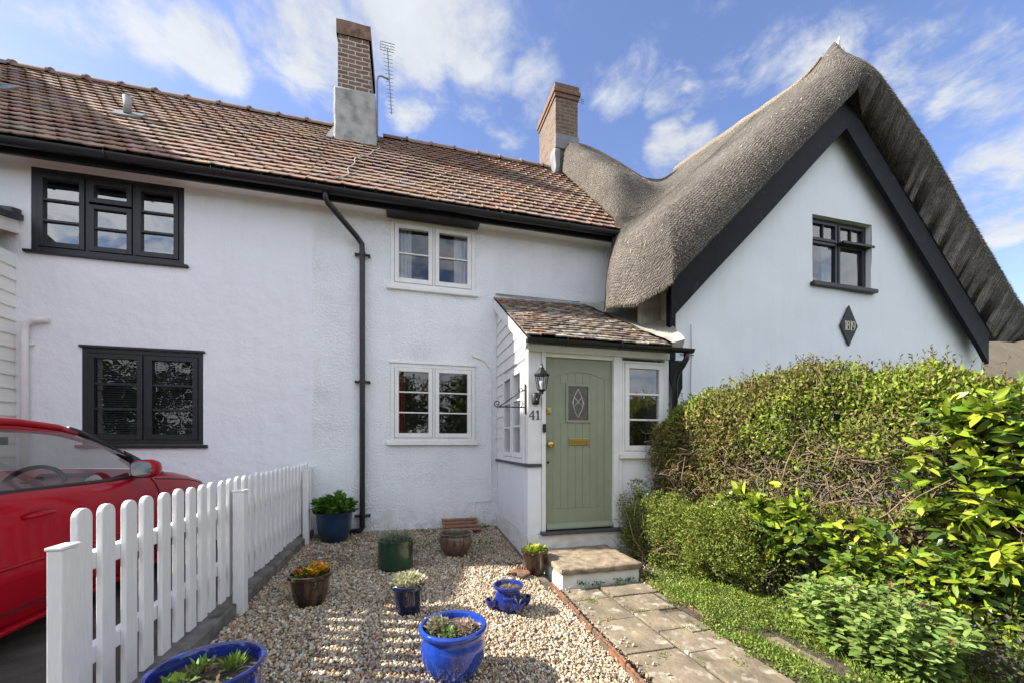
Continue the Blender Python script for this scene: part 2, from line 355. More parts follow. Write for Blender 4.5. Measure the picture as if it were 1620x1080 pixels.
bg = N['Background']; bg.inputs['Strength'].default_value = SKY
sk = N.new('ShaderNodeTexSky'); sk.sky_type = 'NISHITA'; sk.sun_disc = False; sk.sun_elevation = EL
sk.sun_rotation = math.atan2(-sd.x, -sd.y); sk.ozone_density = 1.6; sk.air_density = 1.0; sk.dust_density = .6
tc = N.new('ShaderNodeTexCoord'); sx = N.new('ShaderNodeSeparateXYZ'); Lk.new(tc.outputs['Generated'], sx.inputs[0])
def MATH(op, a, b=None, c=None):
    n = N.new('ShaderNodeMath'); n.operation = op
    for i, x in enumerate((a, b, c)):
        if x is None: continue
        if isinstance(x, (int, float)): n.inputs[i].default_value = x
        else: Lk.new(x, n.inputs[i])
    return n.outputs[0]
zc = MATH('ADD', MATH('MAXIMUM', sx.outputs[2], 0), .16)
cb = N.new('ShaderNodeCombineXYZ'); Lk.new(MATH('DIVIDE', sx.outputs[0], zc), cb.inputs[0]); Lk.new(MATH('DIVIDE', sx.outputs[1], zc), cb.inputs[1])
cb.inputs[2].default_value = CLOUD_SEED
def NOI(sc, dt, rg, dist=0, v=None):
    n = N.new('ShaderNodeTexNoise'); n.inputs['Scale'].default_value = sc; n.inputs['Detail'].default_value = dt; n.inputs['Roughness'].default_value = rg
    n.inputs['Distortion'].default_value = dist; Lk.new(v or cb.outputs[0], n.inputs['Vector']); return n.outputs['Fac']
def RNGE(x, a, b, c=0, d=1, sm=True):
    n = N.new('ShaderNodeMapRange'); n.interpolation_type = 'SMOOTHSTEP' if sm else 'LINEAR'
    for i, q in enumerate((a, b, c, d)): n.inputs[i+1].default_value = q
    Lk.new(x, n.inputs[0]); return n.outputs[0]
big = NOI(1.15, 3, .5); fine = NOI(3.4, 10, .62, .3); wisp = NOI(8.5, 9, .62, .35)
def blob(px, py, rad, wt):   # a cloud bank seen in that part of the sky
    v = ray(px, py).normalized(); n = N.new('ShaderNodeVectorMath'); n.operation = 'DOT_PRODUCT'; Lk.new(tc.outputs['Generated'], n.inputs[0]); n.inputs[1].default_value = v
    return RNGE(n.outputs['Value'], math.cos(math.radians(rad)), math.cos(math.radians(rad*.15)), 0, wt)
acc = None
for q in ((640,30,9,.42),(740,50,7,.40),(500,60,7,.40),(540,100,5,.36),(330,70,5,.38),(420,30,5,.34),(760,130,6,.30),(850,135,5,.32),(680,125,5,.27),(650,180,4,.33),(800,185,5,.25),(985,130,5,.27),(1055,150,4,.30),(1060,235,4.5,.46),(1100,225,4,.44),
          (1230,115,6,.30),(1300,105,5,.33),(1430,120,5,.32),(1530,110,5,.33),(1600,125,5,.35),(1560,280,4.5,.36),(1600,340,4,.38),(1650,220,6,.3),(60,45,6,.27),(230,35,6,.27),(140,60,5,.25),(-300,0,14,.4),(2100,250,14,.45),(-900,300,16,.4),(300,-900,20,.4),(900,-600,14,.35)):
    e = blob(*q); acc = e if acc is None else MATH('MAXIMUM', acc, e)
sy = sx.outputs[1]
back = MATH('MULTIPLY', RNGE(sy, .12, -.22, 0, 1), .40)    # unseen cloud added behind the viewer to light the shaded fronts
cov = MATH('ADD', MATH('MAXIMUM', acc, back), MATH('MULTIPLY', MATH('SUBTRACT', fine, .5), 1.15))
c1 = RNGE(cov, .20, .46)
c2 = MATH('MULTIPLY', RNGE(wisp, .52, .80), MATH('ADD', MATH('MULTIPLY', RNGE(big, .45, .62, 0, .35), 1), MATH('MINIMUM', MATH('MULTIPLY', acc, 2.2), .7)))
cl = MATH('MULTIPLY', MATH('MINIMUM', MATH('MAXIMUM', c1, c2), .97), .96)
cl = MATH('MAXIMUM', cl, RNGE(sx.outputs[2], .30, .0, 0, .35))    # paler towards the horizon
shade = MATH('MULTIPLY', RNGE(fine, .35, .75, CLOUD*.80, CLOUD), RNGE(sx.outputs[1], -.5, 0, BACK_FILL, 1))  # clouds behind the viewer made brighter as fill for the shaded fronts
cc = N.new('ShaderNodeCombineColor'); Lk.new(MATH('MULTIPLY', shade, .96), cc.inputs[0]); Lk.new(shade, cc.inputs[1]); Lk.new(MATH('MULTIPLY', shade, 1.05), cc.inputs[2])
hs = N.new('ShaderNodeHueSaturation'); hs.inputs['Saturation'].default_value = SKYSAT; hs.inputs['Value'].default_value = SKYVAL; Lk.new(sk.outputs[0], hs.inputs['Color'])
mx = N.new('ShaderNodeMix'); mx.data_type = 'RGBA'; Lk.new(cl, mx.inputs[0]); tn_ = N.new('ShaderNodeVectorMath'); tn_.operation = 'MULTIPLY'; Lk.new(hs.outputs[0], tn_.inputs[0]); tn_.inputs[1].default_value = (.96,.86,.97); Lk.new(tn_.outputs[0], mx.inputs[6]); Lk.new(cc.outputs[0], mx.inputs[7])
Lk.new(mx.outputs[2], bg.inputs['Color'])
scene.view_settings.view_transform = 'Standard'; scene.view_settings.look = 'None'
scene.view_settings.exposure = EXPO; scene.view_settings.gamma = 1
scene.cycles.max_bounces = 8; scene.cycles.transparent_max_bounces = 16; scene.cycles.caustics_reflective = False; scene.cycles.caustics_refractive = False
scene.cycles.sample_clamp_indirect = 6

# ---------------------------------------------------------------- ground
def lerp(a, b, t): return a+(b-a)*max(0, min(1, t))
def gz(X, Y):
    t = max(0, min(1, (X+1.2)/2.5))
    if Y > 4.3: fr = lerp(.10, .19, (Y-4.3)/1.4)
    elif Y > 3.5: fr = lerp(.045, .10, (Y-3.5)/.8)
    else: fr = lerp(.02, .045, (Y-2.5))
    return .205*(1-t)+t*fr
def pix2g(px, py, zoff=0):
    d = ray(px, py); D = 3.
    for _ in range(30): D = (gz(d.x*D, d.y*D)+zoff-CZ)/d.z
    return Vector((d.x*D, d.y*D, CZ+d.z*D))
def sheet(name, x0, x1, y0, y1, zf, m, nx, ny, kind='structure'):
    xs = np.linspace(x0, x1, nx); ys = np.linspace(y0, y1, ny)
    V = [(x, y, zf(x, y)) for y in ys for x in xs]
    Fq = np.array([(j*nx+i, j*nx+i+1, (j+1)*nx+i+1, (j+1)*nx+i) for j in range(ny-1) for i in range(nx-1)])
    return tag(np_mesh(name, np.array(V), Fq, m, smooth=True), kind=kind)
sheet('ground', -400, 400, -400, 400, lambda x, y: -.06, M_grass, 3, 3)
def slab_s(name, x0, x1, y0, y1, z0, z1, m):
    g = G(); g.box(x0, x1, y0, y1, z0, z1); return tag(g.build(name, m), kind='structure')
slab_s('driveway', -9, -1.30, -3.2, 5.74, -.1, .195, M_drive)
slab_s('pavement', -40, 40, -5.2, -3.2, -.1, .03, M_concrete)
slab_s('road', -60, 60, -11.5, -5.2, -.2, -.05, M_tarmac)
sheet('gravel_bed', -1.16, 1.36, -1.5, 5.74, lambda x, y: gz(x, y)-.008, M_fines, 30, 70)
def bedz(x, y): return .035+.03*mnoise.noise((x*2, y*2, 1))+(.05 if x > 3.2 else 0)*min(1, (x-3.2)*2)
sheet('flower_bed', 2.16, 7.5, -1.0, 4.4, bedz, M_soil, 50, 50)

# kerb beside the driveway
g = G()
y = -2.8
while y < 5.6:
    L = .9; y1 = min(y+L-.006, 5.66); dz = random.uniform(-.008, .008)
    g.box(-1.30, -1.14, y, y1, -.05, .285+dz); y += L
tag(g.build('kerb', M_concrete, bevel=.012), kind='structure')

# path slabs (running bond, chipped joints)
g = G(); g.box(1.36, 2.31, -1.2, 3.44, -.06, .024)
gp = tag(g.build('path_base', M_joint), kind='structure')
g = G()
def slabpoly(x0, x1, y0, y1, z):
    pts = []
    for (ax, ay), (bx, by) in (((x0,y0),(x1,y0)),((x1,y0),(x1,y1)),((x1,y1),(x0,y1)),((x0,y1),(x0,y0))):
        n = 7
        for i in range(n):
            t = i/n; x = ax+(bx-ax)*t; yy = ay+(by-ay)*t
            k = .006*mnoise.noise((x*9, yy*9, 3)); pts.append((x+k-random.uniform(0,.002), yy+k, z))
    g.prism(pts, (0, 0, .03))
for a, b in ((3.17,3.43),(2.76,3.16),(2.28,2.75),(1.84,2.27),(1.4,1.83),(.9,1.39),(.4,.89),(-.1,.39),(-.6,-.11),(-1.1,-.61)):
    slabpoly(1.38, 1.755+random.uniform(-.01,.01), a, b, .005+random.uniform(0, .008))
rows = ((3.16,3.43),(2.83,3.15),(2.50,2.82),(2.19,2.49),(1.75,2.18),(1.3,1.74),(.85,1.29),(.4,.84),(-.1,.39),(-.6,-.11),(-1.1,-.61))
for i, (a, b) in enumerate(rows):
    xe = 2.20 if i < 1 else 2.22
    xe = 2.29-.09*(3.6-(a+b)/2)
    if i in (2, 3): 
        slabpoly(1.775, 2.0, a, b, .008+random.uniform(0, .008)); slabpoly(2.012, xe, a-.06, b-.065, .006)
    else: slabpoly(1.775, xe, a, b, .006+random.uniform(0, .01))
tag(g.build('path', M_slab, bevel=.006), kind='structure')

# pebbles
ico = np.array([(0,-.526,.851),(0,.526,.851),(0,-.526,-.851),(0,.526,-.851),(-.851,0,-.526),(-.851,0,.526),(.851,0,-.526),(.851,0,.526),(-.526,-.851,0),(-.526,.851,0),(.526,-.851,0),(.526,.851,0)])
icf = np.array([(0,7,1),(0,1,5),(0,5,8),(0,8,10),(0,10,7),(7,6,11),(7,11,1),(1,11,9),(1,9,5),(5,9,4),(5,4,8),(8,4,2),(8,2,10),(10,2,6),(10,6,7),(3,11,6),(3,9,11),(3,4,9),(3,2,4),(3,6,2)])
def rotm(n):
    q = RNG.normal(size=(n,4)); q /= np.linalg.norm(q,axis=1,keepdims=True); a,b,c,d = q.T
    return np.stack([np.stack([1-2*(c*c+d*d),2*(b*c-a*d),2*(b*d+a*c)],1),np.stack([2*(b*c+a*d),1-2*(b*b+d*d),2*(c*d-a*b)],1),np.stack([2*(b*d-a*c),2*(c*d+a*b),1-2*(b*b+c*c)],1)],1)
def pebbles(name, X, Y, Z, S, cols):
    n = len(X); sc = S[:,None]*np.stack([RNG.uniform(.75,1.3,n),RNG.uniform(.6,1.,n),RNG.uniform(.4,.75,n)],1)
    jit = RNG.uniform(.72,1.2,(n,12,1))
    V = ico[None]*jit*sc[:,None,:]
    V = np.einsum('nij,nkj->nki', rotm(n), V); V += np.stack([X,Y,Z],1)[:,None,:]
    Fc = (icf[None]+(np.arange(n)*12)[:,None,None]).reshape(-1,3)
    o = np_mesh(name, V.reshape(-1,3), Fc, M_gravel, col=np.repeat(cols,12,axis=0)); return o
PEB = [(.47,.37,.24),(.54,.44,.30),(.40,.27,.15),(.31,.19,.10),(.62,.55,.43),(.31,.28,.23),(.21,.19,.17),(.52,.35,.18),(.45,.40,.32),(.66,.61,.52),(.50,.40,.26)]
nP = 74000
# denser towards the viewer
X = RNG.uniform(-1.13, 1.30, nP); Y = 1.15+4.55*RNG.random(nP)**1.25
Z = np.array([gz(a, b) for a, b in zip(X, Y)])+RNG.uniform(-.008,.007,nP)
hole = np.array([mnoise.noise((a*1.1, b*1.3, 5.)) for a, b in zip(X, Y)])
far = np.array([mnoise.noise((a*2.1, b*2.3, 9.)) for a, b in zip(X, Y)])
keep = ~((Y > 4.0) & (far > .12) & (RNG.random(nP) < .6))
keep &= ~((X > 1.26) & (Y > 3.4)) 
X, Y, Z = X[keep], Y[keep], Z[keep]
S = RNG.gamma(9, .00102, len(X))*np.where(Y < 2.6, 1, 1.12)
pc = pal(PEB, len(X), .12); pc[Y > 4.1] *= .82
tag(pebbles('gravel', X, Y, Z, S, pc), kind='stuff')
# loose stones straying over the path edge and bed
nS = 900; X = np.concatenate([RNG.uniform(1.27,1.5,500), RNG.uniform(2.22,2.75,400)]); Y = np.concatenate([1.3+2.2*RNG.random(500), RNG.uniform(3.0,4.1,400)])
keep = (X > 1.36) & (RNG.random(nS) < .25) | (X < 1.36) | (X > 2.2)
X, Y = X[keep], Y[keep]; Z = np.where((X > 1.38) & (X < 2.2), .046, .05)
tag(pebbles('stray_gravel', X, Y, Z, RNG.gamma(9,.0011,len(X)), pal(PEB, len(X), .1)), kind='stuff')

# ---------------------------------------------------------------- walls with openings
def wall(name, m, parent, X0, X1, Z0, Z1, Y, holes, step=.12, rev=.14, wob=.006, top=None, flip=False):
    """facade in the plane Y; holes (x0,x1,z0,z1); top(x) caps the height; one mesh"""
    xs = sorted(set([X0, X1]+[h[0] for h in holes]+[h[1] for h in holes]+list(np.arange(X0+step, X1-.03, step))))
    zs = sorted(set([Z0, Z1]+[h[2] for h in holes]+[h[3] for h in holes]+list(np.arange(Z0+step, Z1-.03, step))))
    def clean(a, keep):
        o = [a[0]]
        for q in a[1:]:
            if q-o[-1] < .02 and q not in keep: continue
            if q-o[-1] < .02 and o[-1] not in keep: o[-1] = q; continue
            o.append(q)
        return o
    xs = clean(xs, {X0,X1,*[h[0] for h in holes],*[h[1] for h in holes]}); zs = clean(zs, {Z0,Z1,*[h[2] for h in holes],*[h[3] for h in holes]})
    g = G(); nx, nz = len(xs), len(zs)
    vs = []
    for z in zs:
        for x in xs:
            zz = min(z, top(x)) if top else z
            vs.append((x, Y+wob*(mnoise.noise((x*1.3, zz*1.3, Y))+.5*mnoise.noise((x*3.1, zz*3.1, Y+4))), zz))
    fs = []
    for j in range(nz-1):
        for i in range(nx-1):
            cx, cz = (xs[i]+xs[i+1])/2, (zs[j]+zs[j+1])/2
            if any(h[0] < cx < h[1] and h[2] < cz < h[3] for h in holes): continue
            if top and zs[j] >= max(top(xs[i]), top(xs[i+1])): continue
            fs.append((j*nx+i, j*nx+i+1, (j+1)*nx+i+1, (j+1)*nx+i))
    g.add(vs, fs)
    for a, b, c, d in holes:
        y0, y1 = Y-.0, Y+rev
        g.quad((a,y0,c),(a,y1,c),(a,y1,d),(a,y0,d)); g.quad((b,y0,c),(b,y0,d),(b,y1,d),(b,y1,c))
        g.quad((a,y0,d),(a,y1,d),(b,y1,d),(b,y0,d)); g.quad((a,y0,c),(b,y0,c),(b,y1,c),(a,y1,c))
    return g.build(name, m, parent, auto=40)

class T:
    """maps local (a along, d depth inward, z) to the world for a window wall"""
    def __init__(s, kind, p): s.k = kind; s.p = p
    def __call__(s, a, d, z): return (a, s.p+d, z) if s.k == 'front' else (s.p+d, a, z)
def lbox(g, t, a0, a1, d0, d1, z0, z1):
    P = [t(a0,d0,z0),t(a1,d0,z0),t(a1,d1,z0),t(a0,d1,z0),t(a0,d0,z1),t(a1,d0,z1),t(a1,d1,z1),t(a0,d1,z1)]
    g.add(P, [(0,3,2,1),(4,5,6,7),(0,1,5,4),(1,2,6,5),(2,3,7,6),(3,0,4,7)])
def window(parent, t, a0, a1, z0, z1, lights, m, fw=.05, sw=.042, bw=.018, d=.02, bars=(1/3, 2/3), sill=.05, sillout=.05, head=False, gl=None,
           curtains=(), blind=False, room=M_room, vbars=None, depth=1.6, sillm=None, roomz=.4, e=.25):
    """outer frame (part) > sash, pane, sill, curtain, blind (sub-parts); a dark room behind"""
    f = G()
    lbox(f, t, a0, a0+fw, d-.02, d+.07, z0, z1); lbox(f, t, a1-fw, a1, d-.02, d+.07, z0, z1)
    lbox(f, t, a0+fw, a1-fw, d-.02, d+.07, z0, z0+fw); lbox(f, t, a0+fw, a1-fw, d-.02, d+.07, z1-fw, z1)
    wl = (a1-a0-2*fw)/lights
    for i in range(1, lights):
        x = a0+fw+wl*i; lbox(f, t, x-fw*.3, x+fw*.3, d-.017, d+.067, z0+fw, z1-fw)
    fo = f.build('window', m, parent, bevel=.004)
    for i in range(lights):
        xa = a0+fw+wl*i+(fw*.3 if i else 0)+.004; xb = a0+fw+wl*(i+1)-(fw*.3 if i < lights-1 else 0)-.004
        za, zb = z0+fw+.004, z1-fw-.004
        bl = bars(i) if callable(bars) else [(za, zb, bars)]
        s = G(); 
        for (qa, qb, br) in bl:
            lbox(s, t, xa, xa+sw, d-.028, d+.03, qa, qb); lbox(s, t, xb-sw, xb, d-.028, d+.03, qa, qb)
            lbox(s, t, xa+sw, xb-sw, d-.028, d+.03, qa, qa+sw*1.15); lbox(s, t, xa+sw, xb-sw, d-.028, d+.03, qb-sw, qb)
            for b in br:
                zz = qa+sw*1.15+(qb-qa-2.15*sw)*b; lbox(s, t, xa+sw, xb-sw, d-.022, d+.02, zz-bw/2, zz+bw/2)
            for v in (vbars or ()):
                if qa > (za+zb)/2 or len(bl) == 1:
                    xx = xa+sw+(xb-xa-2*sw)*v; lbox(s, t, xx-bw/2, xx+bw/2, d-.020, d+.018, qa+sw*1.15, qb-sw)
        s.build('sash', m, fo, bevel=.003)
        for (qa, qb, br) in bl:
            p = G(); k = .012*random.uniform(-1, 1)*(.15)
            p.quad(t(xa+sw*.6,d+.004+k,qa+sw*.6), t(xb-sw*.6,d+.004-k,qa+sw*.6), t(xb-sw*.6,d+.004-k*2,qb-sw*.6), t(xa+sw*.6,d+.004,qb-sw*.6))
            p.build('pane', gl or M_glass, fo)
    if sill:
        s = G(); lbox(s, t, a0-.05, a1+.05, -sillout, d+.03, z0-sill, z0-.001); s.build('sill', sillm or m, fo, bevel=.006)
    if head:
        s = G(); lbox(s, t, a0-.02, a1+.02, -sillout*.7, d+.03, z1+.001, z1+.03); s.build('head_drip', m, fo, bevel=.004)
    for (ca, cb_, cm, dd) in curtains:
        c = G(); n = 40; vs = []
        for j in range(2):
            for i in range(n+1):
                tt = i/n; vs.append(t(ca+(cb_-ca)*tt, dd+.018*math.sin(tt*26+j*.6)+.008*math.sin(tt*61), z0-.03 if j == 0 else z1+.03))
        c.add(vs, [(i, i+1, n+2+i, n+1+i) for i in range(n)]); c.build('curtain', cm, fo, smooth=True)
    if blind:
        b = G(); z = z0+fw
        while z < z1-fw:
            P0 = t(a0+fw, d+.085, z); P1 = t(a1-fw, d+.085, z); P2 = t(a1-fw, d+.10, z+.016); P3 = t(a0+fw, d+.10, z+.016); b.quad(P0, P1, P2, P3); z += .027
        b.build('blind', M_blind, fo)
    r = G()
    A0, A1, D0, D1, Z0, Z1 = a0-e, a1+e, d+.14, d+.14+depth, z0-roomz, z1+.15
    r.quad(t(A0,D1,Z0),t(A1,D1,Z0),t(A1,D1,Z1),t(A0,D1,Z1)); r.quad(t(A0,D0,Z0),t(A0,D1,Z0),t(A0,D1,Z1),t(A0,D0,Z1)); r.quad(t(A1,D0,Z0),t(A1,D1,Z0),t(A1,D1,Z1),t(A1,D0,Z1))
    r.quad(t(A0,D0,Z0),t(A1,D0,Z0),t(A1,D1,Z0),t(A0,D1,Z0)); r.quad(t(A0,D0,Z1),t(A1,D0,Z1),t(A1,D1,Z1),t(A0,D1,Z1))
    # return faces close the room against the frame
    for q in ((A0,a0,Z0,Z1),(a1,A1,Z0,Z1)): r.quad(t(q[0],D0,q[2]),t(q[1],D0,q[2]),t(q[1],D0,q[3]),t(q[0],D0,q[3]))
    r.quad(t(a0,D0,Z0),t(a1,D0,Z0),t(a1,D0,z0),t(a0,D0,z0)); r.quad(t(a0,D0,z1),t(a1,D0,z1),t(a1,D0,Z1),t(a0,D0,Z1))
    r.build('room', room, fo)
    return fo

# ---------------------------------------------------------------- tiled roofs
TILEC = [(.30,.185,.125),(.32,.205,.145),(.27,.165,.115),(.31,.20,.145),(.35,.235,.17),(.255,.165,.125),(.33,.18,.115),(.29,.215,.17)]
def tiled(parent, name, m, X0, X1, O, up, width, gauge, rows, cols, thick=.016, roll=.012, lift=.018, jag=.006, left=None, right=None, sag=.02, tl=1.35, curve=0, lv=(.8,1.4)):
    """overlapping tiles; O = point (y,z) of the eave, up = unit (y,z) up the slope"""
    nrm = Vector((0, -up[1], up[0])); U = Vector((0, up[0], up[1])); g = G()
    for r in range(rows):
        off = (r % 2)*.5*width
        n = int((X1-X0)/width)+2
        for i in range(-1, n):
            x = X0+i*width+off+random.uniform(-.004, .004)
            xa, xb = max(x, X0-.02), min(x+width*.985, X1+.02)
            s0 = r*gauge+random.uniform(-jag, jag); s1 = s0+gauge*tl
            if left: xa = max(xa, left(s0))
            if right: xb = min(xb, right(s0))
            if xb-xa < width*.25: continue
            c = cols[random.randrange(len(cols))]; k = random.uniform(.85, 1.16); g.col = (c[0]*k, c[1]*k*random.uniform(.93,1.07), c[2]*k*random.uniform(.9,1.1))
            xm = (xa+xb)/2
            base = sag*(mnoise.noise((xm*.5, s0*.6, 2))+.4*mnoise.noise((xm*1.7, s0*1.7, 7)))
            tw = random.uniform(-.0025, .0025); lf = lift*random.uniform(*lv)
            pr = ((0, roll*.9), (.07, roll*1.3), (.16, roll*.5), (.28, 0), (.72, curve), (1, roll*.1))
            P = []
            for s, hh in ((s0, lf), (s1, .002)):
                for q, h in pr:
                    P.append(Vector((xa+(xb-xa)*q, O[0], O[1]))+U*s+nrm*(base+hh+h+tw*(q-.5)*2))
            for q, h in pr:
                P.append(Vector((xa+(xb-xa)*q, O[0], O[1]))+U*s0+nrm*(base+lf+h+tw*(q-.5)*2-thick))
            k = len(pr)
            fs = [(i_, i_+1, k+i_+1, k+i_) for i_ in range(k-1)]+[(2*k+i_, 2*k+i_+1, i_+1, i_) for i_ in range(k-1)]
            fs += [(0, k, 2*k), (k-1, 3*k-1, 2*k-1)]
            g.add(P, fs)
    g.col = (.12, .08, .06)
    A = Vector((X0, O[0], O[1])); B = Vector((X1, O[0], O[1])); S = U*(rows*gauge)
    if not left and not right: g.quad(A-nrm*.02, B-nrm*.02, B+S-nrm*.02, A+S-nrm*.02)
    return g.build(name, m, parent)
def ridge_tiles(parent, X0, X1, Y, Z, r=.12, L=.46):
    g = G(); x = X0
    while x < X1-.05:
        x1 = min(x+L, X1); c = TILEC[random.randrange(len(TILEC))]; k = random.uniform(.6, .85); g.col = (c[0]*k, c[1]*k, c[2]*k)
        dz = random.uniform(-.006, .006); n = 10
        for (xa, xb, rr) in ((x, x1-.03, r), (x1-.04, x1, r+.022)):
            vs = []
            for xx in (xa, xb):
                for i in range(n+1):
                    a = math.pi*(i/n); vs.append((xx, Y-rr*1.15*math.cos(a), Z+dz-.07+rr*math.sin(a)))
            g.add(vs, [(i, i+1, n+2+i, n+1+i) for i in range(n)]+[tuple(range(n+1)), tuple(range(2*n+1, n, -1))])
        x = x1
    g.build('ridge', M_tile, parent, auto=35)

s45 = math.sqrt(.5)
WY = 5.72            # facade plane
EY, EZ = 5.36, 4.60  # tile eave
RY, RZ = 8.02, 7.26
def gutter(parent, X0, X1, Y, Z, r=.06, name='gutter', nb=1.0, z1=None):
    """half-round gutter with brackets (bracket = sub-part)"""
    z1 = Z if z1 is None else z1
    g = G(); n = 10; xs = [X0+(X1-X0)*i/12 for i in range(13)]; vs = []
    for x in xs:
        zz = Z+(z1-Z)*(x-X0)/(X1-X0)+.008*mnoise.noise((x*1.1, 0, 0))
        for i in range(n+1):
            a = math.pi+math.pi*i/n; vs.append((x, Y+r*math.cos(a), zz+r*math.sin(a)))
        for i in range(n, -1, -1):
            a = math.pi+math.pi*i/n; vs.append((x, Y+(r-.008)*math.cos(a), zz+(r-.008)*math.sin(a)))
    k = 2*(n+1)
    g.add(vs, [(j*k+i, j*k+(i+1) % k, (j+1)*k+(i+1) % k, (j+1)*k+i) for j in range(12) for i in range(k)]+[tuple(range(n+1)), tuple(12*k+i for i in range(n+1))])
    o = g.build(name, M_gutter, parent, auto=50)
    x = X0+.45
    while x < X1-.2:
        b = G(); zz = Z+(z1-Z)*(x-X0)/(X1-X0); pts = []
        for i in range(9):
            a = math.pi+math.pi*i/8; pts.append((x, Y+(r+.005)*math.cos(a), zz+(r+.005)*math.sin(a)))
        b.tube([(x, Y-r-.004, zz+.012)]+pts, .006, 6)
        b.build('bracket', M_gutter, o); x += nb
    return o

def frontroof(parent, X0, X1, right=None):
    tiled(parent, 'roof', M_tile, X0, X1, (EY, EZ), (s45, s45), .20, .188, 20, TILEC, right=right, roll=.006, lift=.033, thick=.013, jag=.0025, lv=(.93,1.1))
    g = G()   # underlay, soffit and back slope of the same roof
    g.quad((X0, EY+.03, EZ-.03), (X1, EY+.03, EZ-.03), (X1, RY, RZ-.06), (X0, RY, RZ-.06))
    g.quad((X0, RY, RZ-.02), (X1, RY, RZ-.02), (X1, RY+2.9, RZ-2.9), (X0, RY+2.9, RZ-2.9))
    g.quad((X0, EY+.03, EZ-.05), (X1, EY+.03, EZ-.05), (X1, WY+.2, EZ-.05), (X0, WY+.2, EZ-.05))
    g.build('roof_underlay', M_soot, parent)
def body(parent, X0, X1, left=True, right=True):
    """rear and end walls"""
    g = G(); B = RY+2.6
    g.quad((X0, B, -.05), (X1, B, -.05), (X1, B, 4.8), (X0, B, 4.8))
    for x in ([X0] if left else [])+([X1] if right else []):
        g.add([(x, WY, -.05), (x, B, -.05), (x, B, 4.6), (x, RY, RZ-.1), (x, WY, EZ+.2)], [(0,1,2,3,4)])
    g.build('rear_wall', M_wallL, parent)

# ================================================================ neighbour cottage on the left
nb = thing('terraced_cottage', 'white rendered cottage with black casement windows behind the red car', 'cottage', (-4, WY, .2))
PX = -1.17
NW = [(-4.06, -2.60, 3.56, 4.505), (-3.60, -2.40, 1.38, 2.50)]
wall('wall', M_wallL, nb, -8.6, PX, -.05, 4.62, WY, NW, wob=.009)
body(nb, -8.6, PX, True, False)
def upbars(i):
    z0, z1 = 3.56+.06, 4.505-.06
    if i == 1: return [(z0, 4.16, (.5,)), (4.185, z1, ())]
    return [(z0, z1, (1/3, 2/3))]
tF = T('front', WY)
window(nb, tF, -4.06, -2.60, 3.56, 4.505, 3, M_black, fw=.055, sw=.05, bw=.026, bars=upbars, sill=.035, sillout=.045, blind=True, gl=M_glassd)
window(nb, tF, -3.60, -2.40, 1.38, 2.50, 2, M_black, fw=.055, sw=.055, bw=.026, sill=.04, sillout=.04, head=True, blind=True, gl=M_glasse)
frontroof(nb, PX-37*.2, PX)
ridge_tiles(nb, -8.6, PX, RY, RZ)
g = G(); g.box(-8.6, PX, EY+.10, EY+.125, EZ-.135, EZ-.02)
g.build('fascia', M_black, nb)
g = G(); g.box(-8.6, PX, EY+.126, WY+.02, EZ-.085, EZ-.065); g.build('soffit', M_board, nb)
gutter(nb, -8.6, PX+.0, EY+.0, EZ-.045, r=.062)
# roof vents
for vx, vy in ((-3.62, 6.55), (-5.15, 6.75)):
    vz = vy-.76+.03
    g = G(); U = Vector((0, s45, s45)); nn = Vector((0, -s45, s45)); c = Vector((vx, vy, vz))
    g.prism([c-U*.10-Vector((.16,0,0)), c-U*.10+Vector((.16,0,0)), c+U*.16+Vector((.16,0,0)), c+U*.16-Vector((.16,0,0))], nn*.03)
    v = g.build('vent_flashing', M_lead, nb, bevel=.008)
    g = G(); g.tube([c+nn*.02, c+nn*.02+Vector((0, 0, .12)), c+nn*.02+Vector((0,.0,.23))], [.045, .04, .055], 12); g.build('vent_pipe', M_chimr, v, smooth=True)
# unseen tall stack, added and sized to throw the shade on the tiles
g = G(); g.box(-7.75, -7.25, 6.05, 8.35, 4.6, 8.15); g.box(-7.82, -7.18, 5.98, 8.42, 8.15, 8.3)
g.build('chimney', brickmat('dark_brick', (.11,.06,.045), (.15,.085,.06), (.28,.25,.21)), nb)
# white overflow pipe
g = G(); g.tube([(-4.08,WY-.05,.3),(-4.08,WY-.05,2.62),(-4.07,WY-.05,2.72),(-4.0,WY-.05,2.77),(-3.88,WY-.05,2.78)], .032, 10)
for z in (1.1, 2.5): g.tube([(-4.14,WY-.02,z),(-4.02,WY-.02,z)], .014, 6)
g.build('overflow_pipe', M_white, nb, smooth=True)
# small weatherboarded porch of the neighbour (only its right cheek shows)
g = G(); z = .2
while z < 3.45:
    g.prism([(-4.21, 4.45, z), (-4.185, 4.45, z), (-4.205, 4.45, z+.155), (-4.21, 4.45, z+.155)], (0, 1.27, 0)); z += .15
g.box(-5.9, -4.212, 4.45, 5.715, .2, 3.4)
pw = g.build('porch_wall', M_board, nb)
g = G(); g.prism([(-4.12,4.2,3.50),(-4.12,5.715,3.88),(-4.12,5.715,3.94),(-4.12,4.2,3.56)], (-1.95,0,0)); g.prism([(-4.14,5.60,3.90),(-4.14,5.715,3.92),(-4.14,5.715,4.0),(-4.14,5.60,3.97)], (-1.9,0,0)); g.build('porch_roof', M_slate, nb)
g = G(); g.prism([(-4.16,4.22,3.36),(-4.16,5.715,3.73),(-4.16,5.715,3.875),(-4.16,4.22,3.495)], (-.025,0,0)); g.build('porch_bargeboard', M_board, nb)

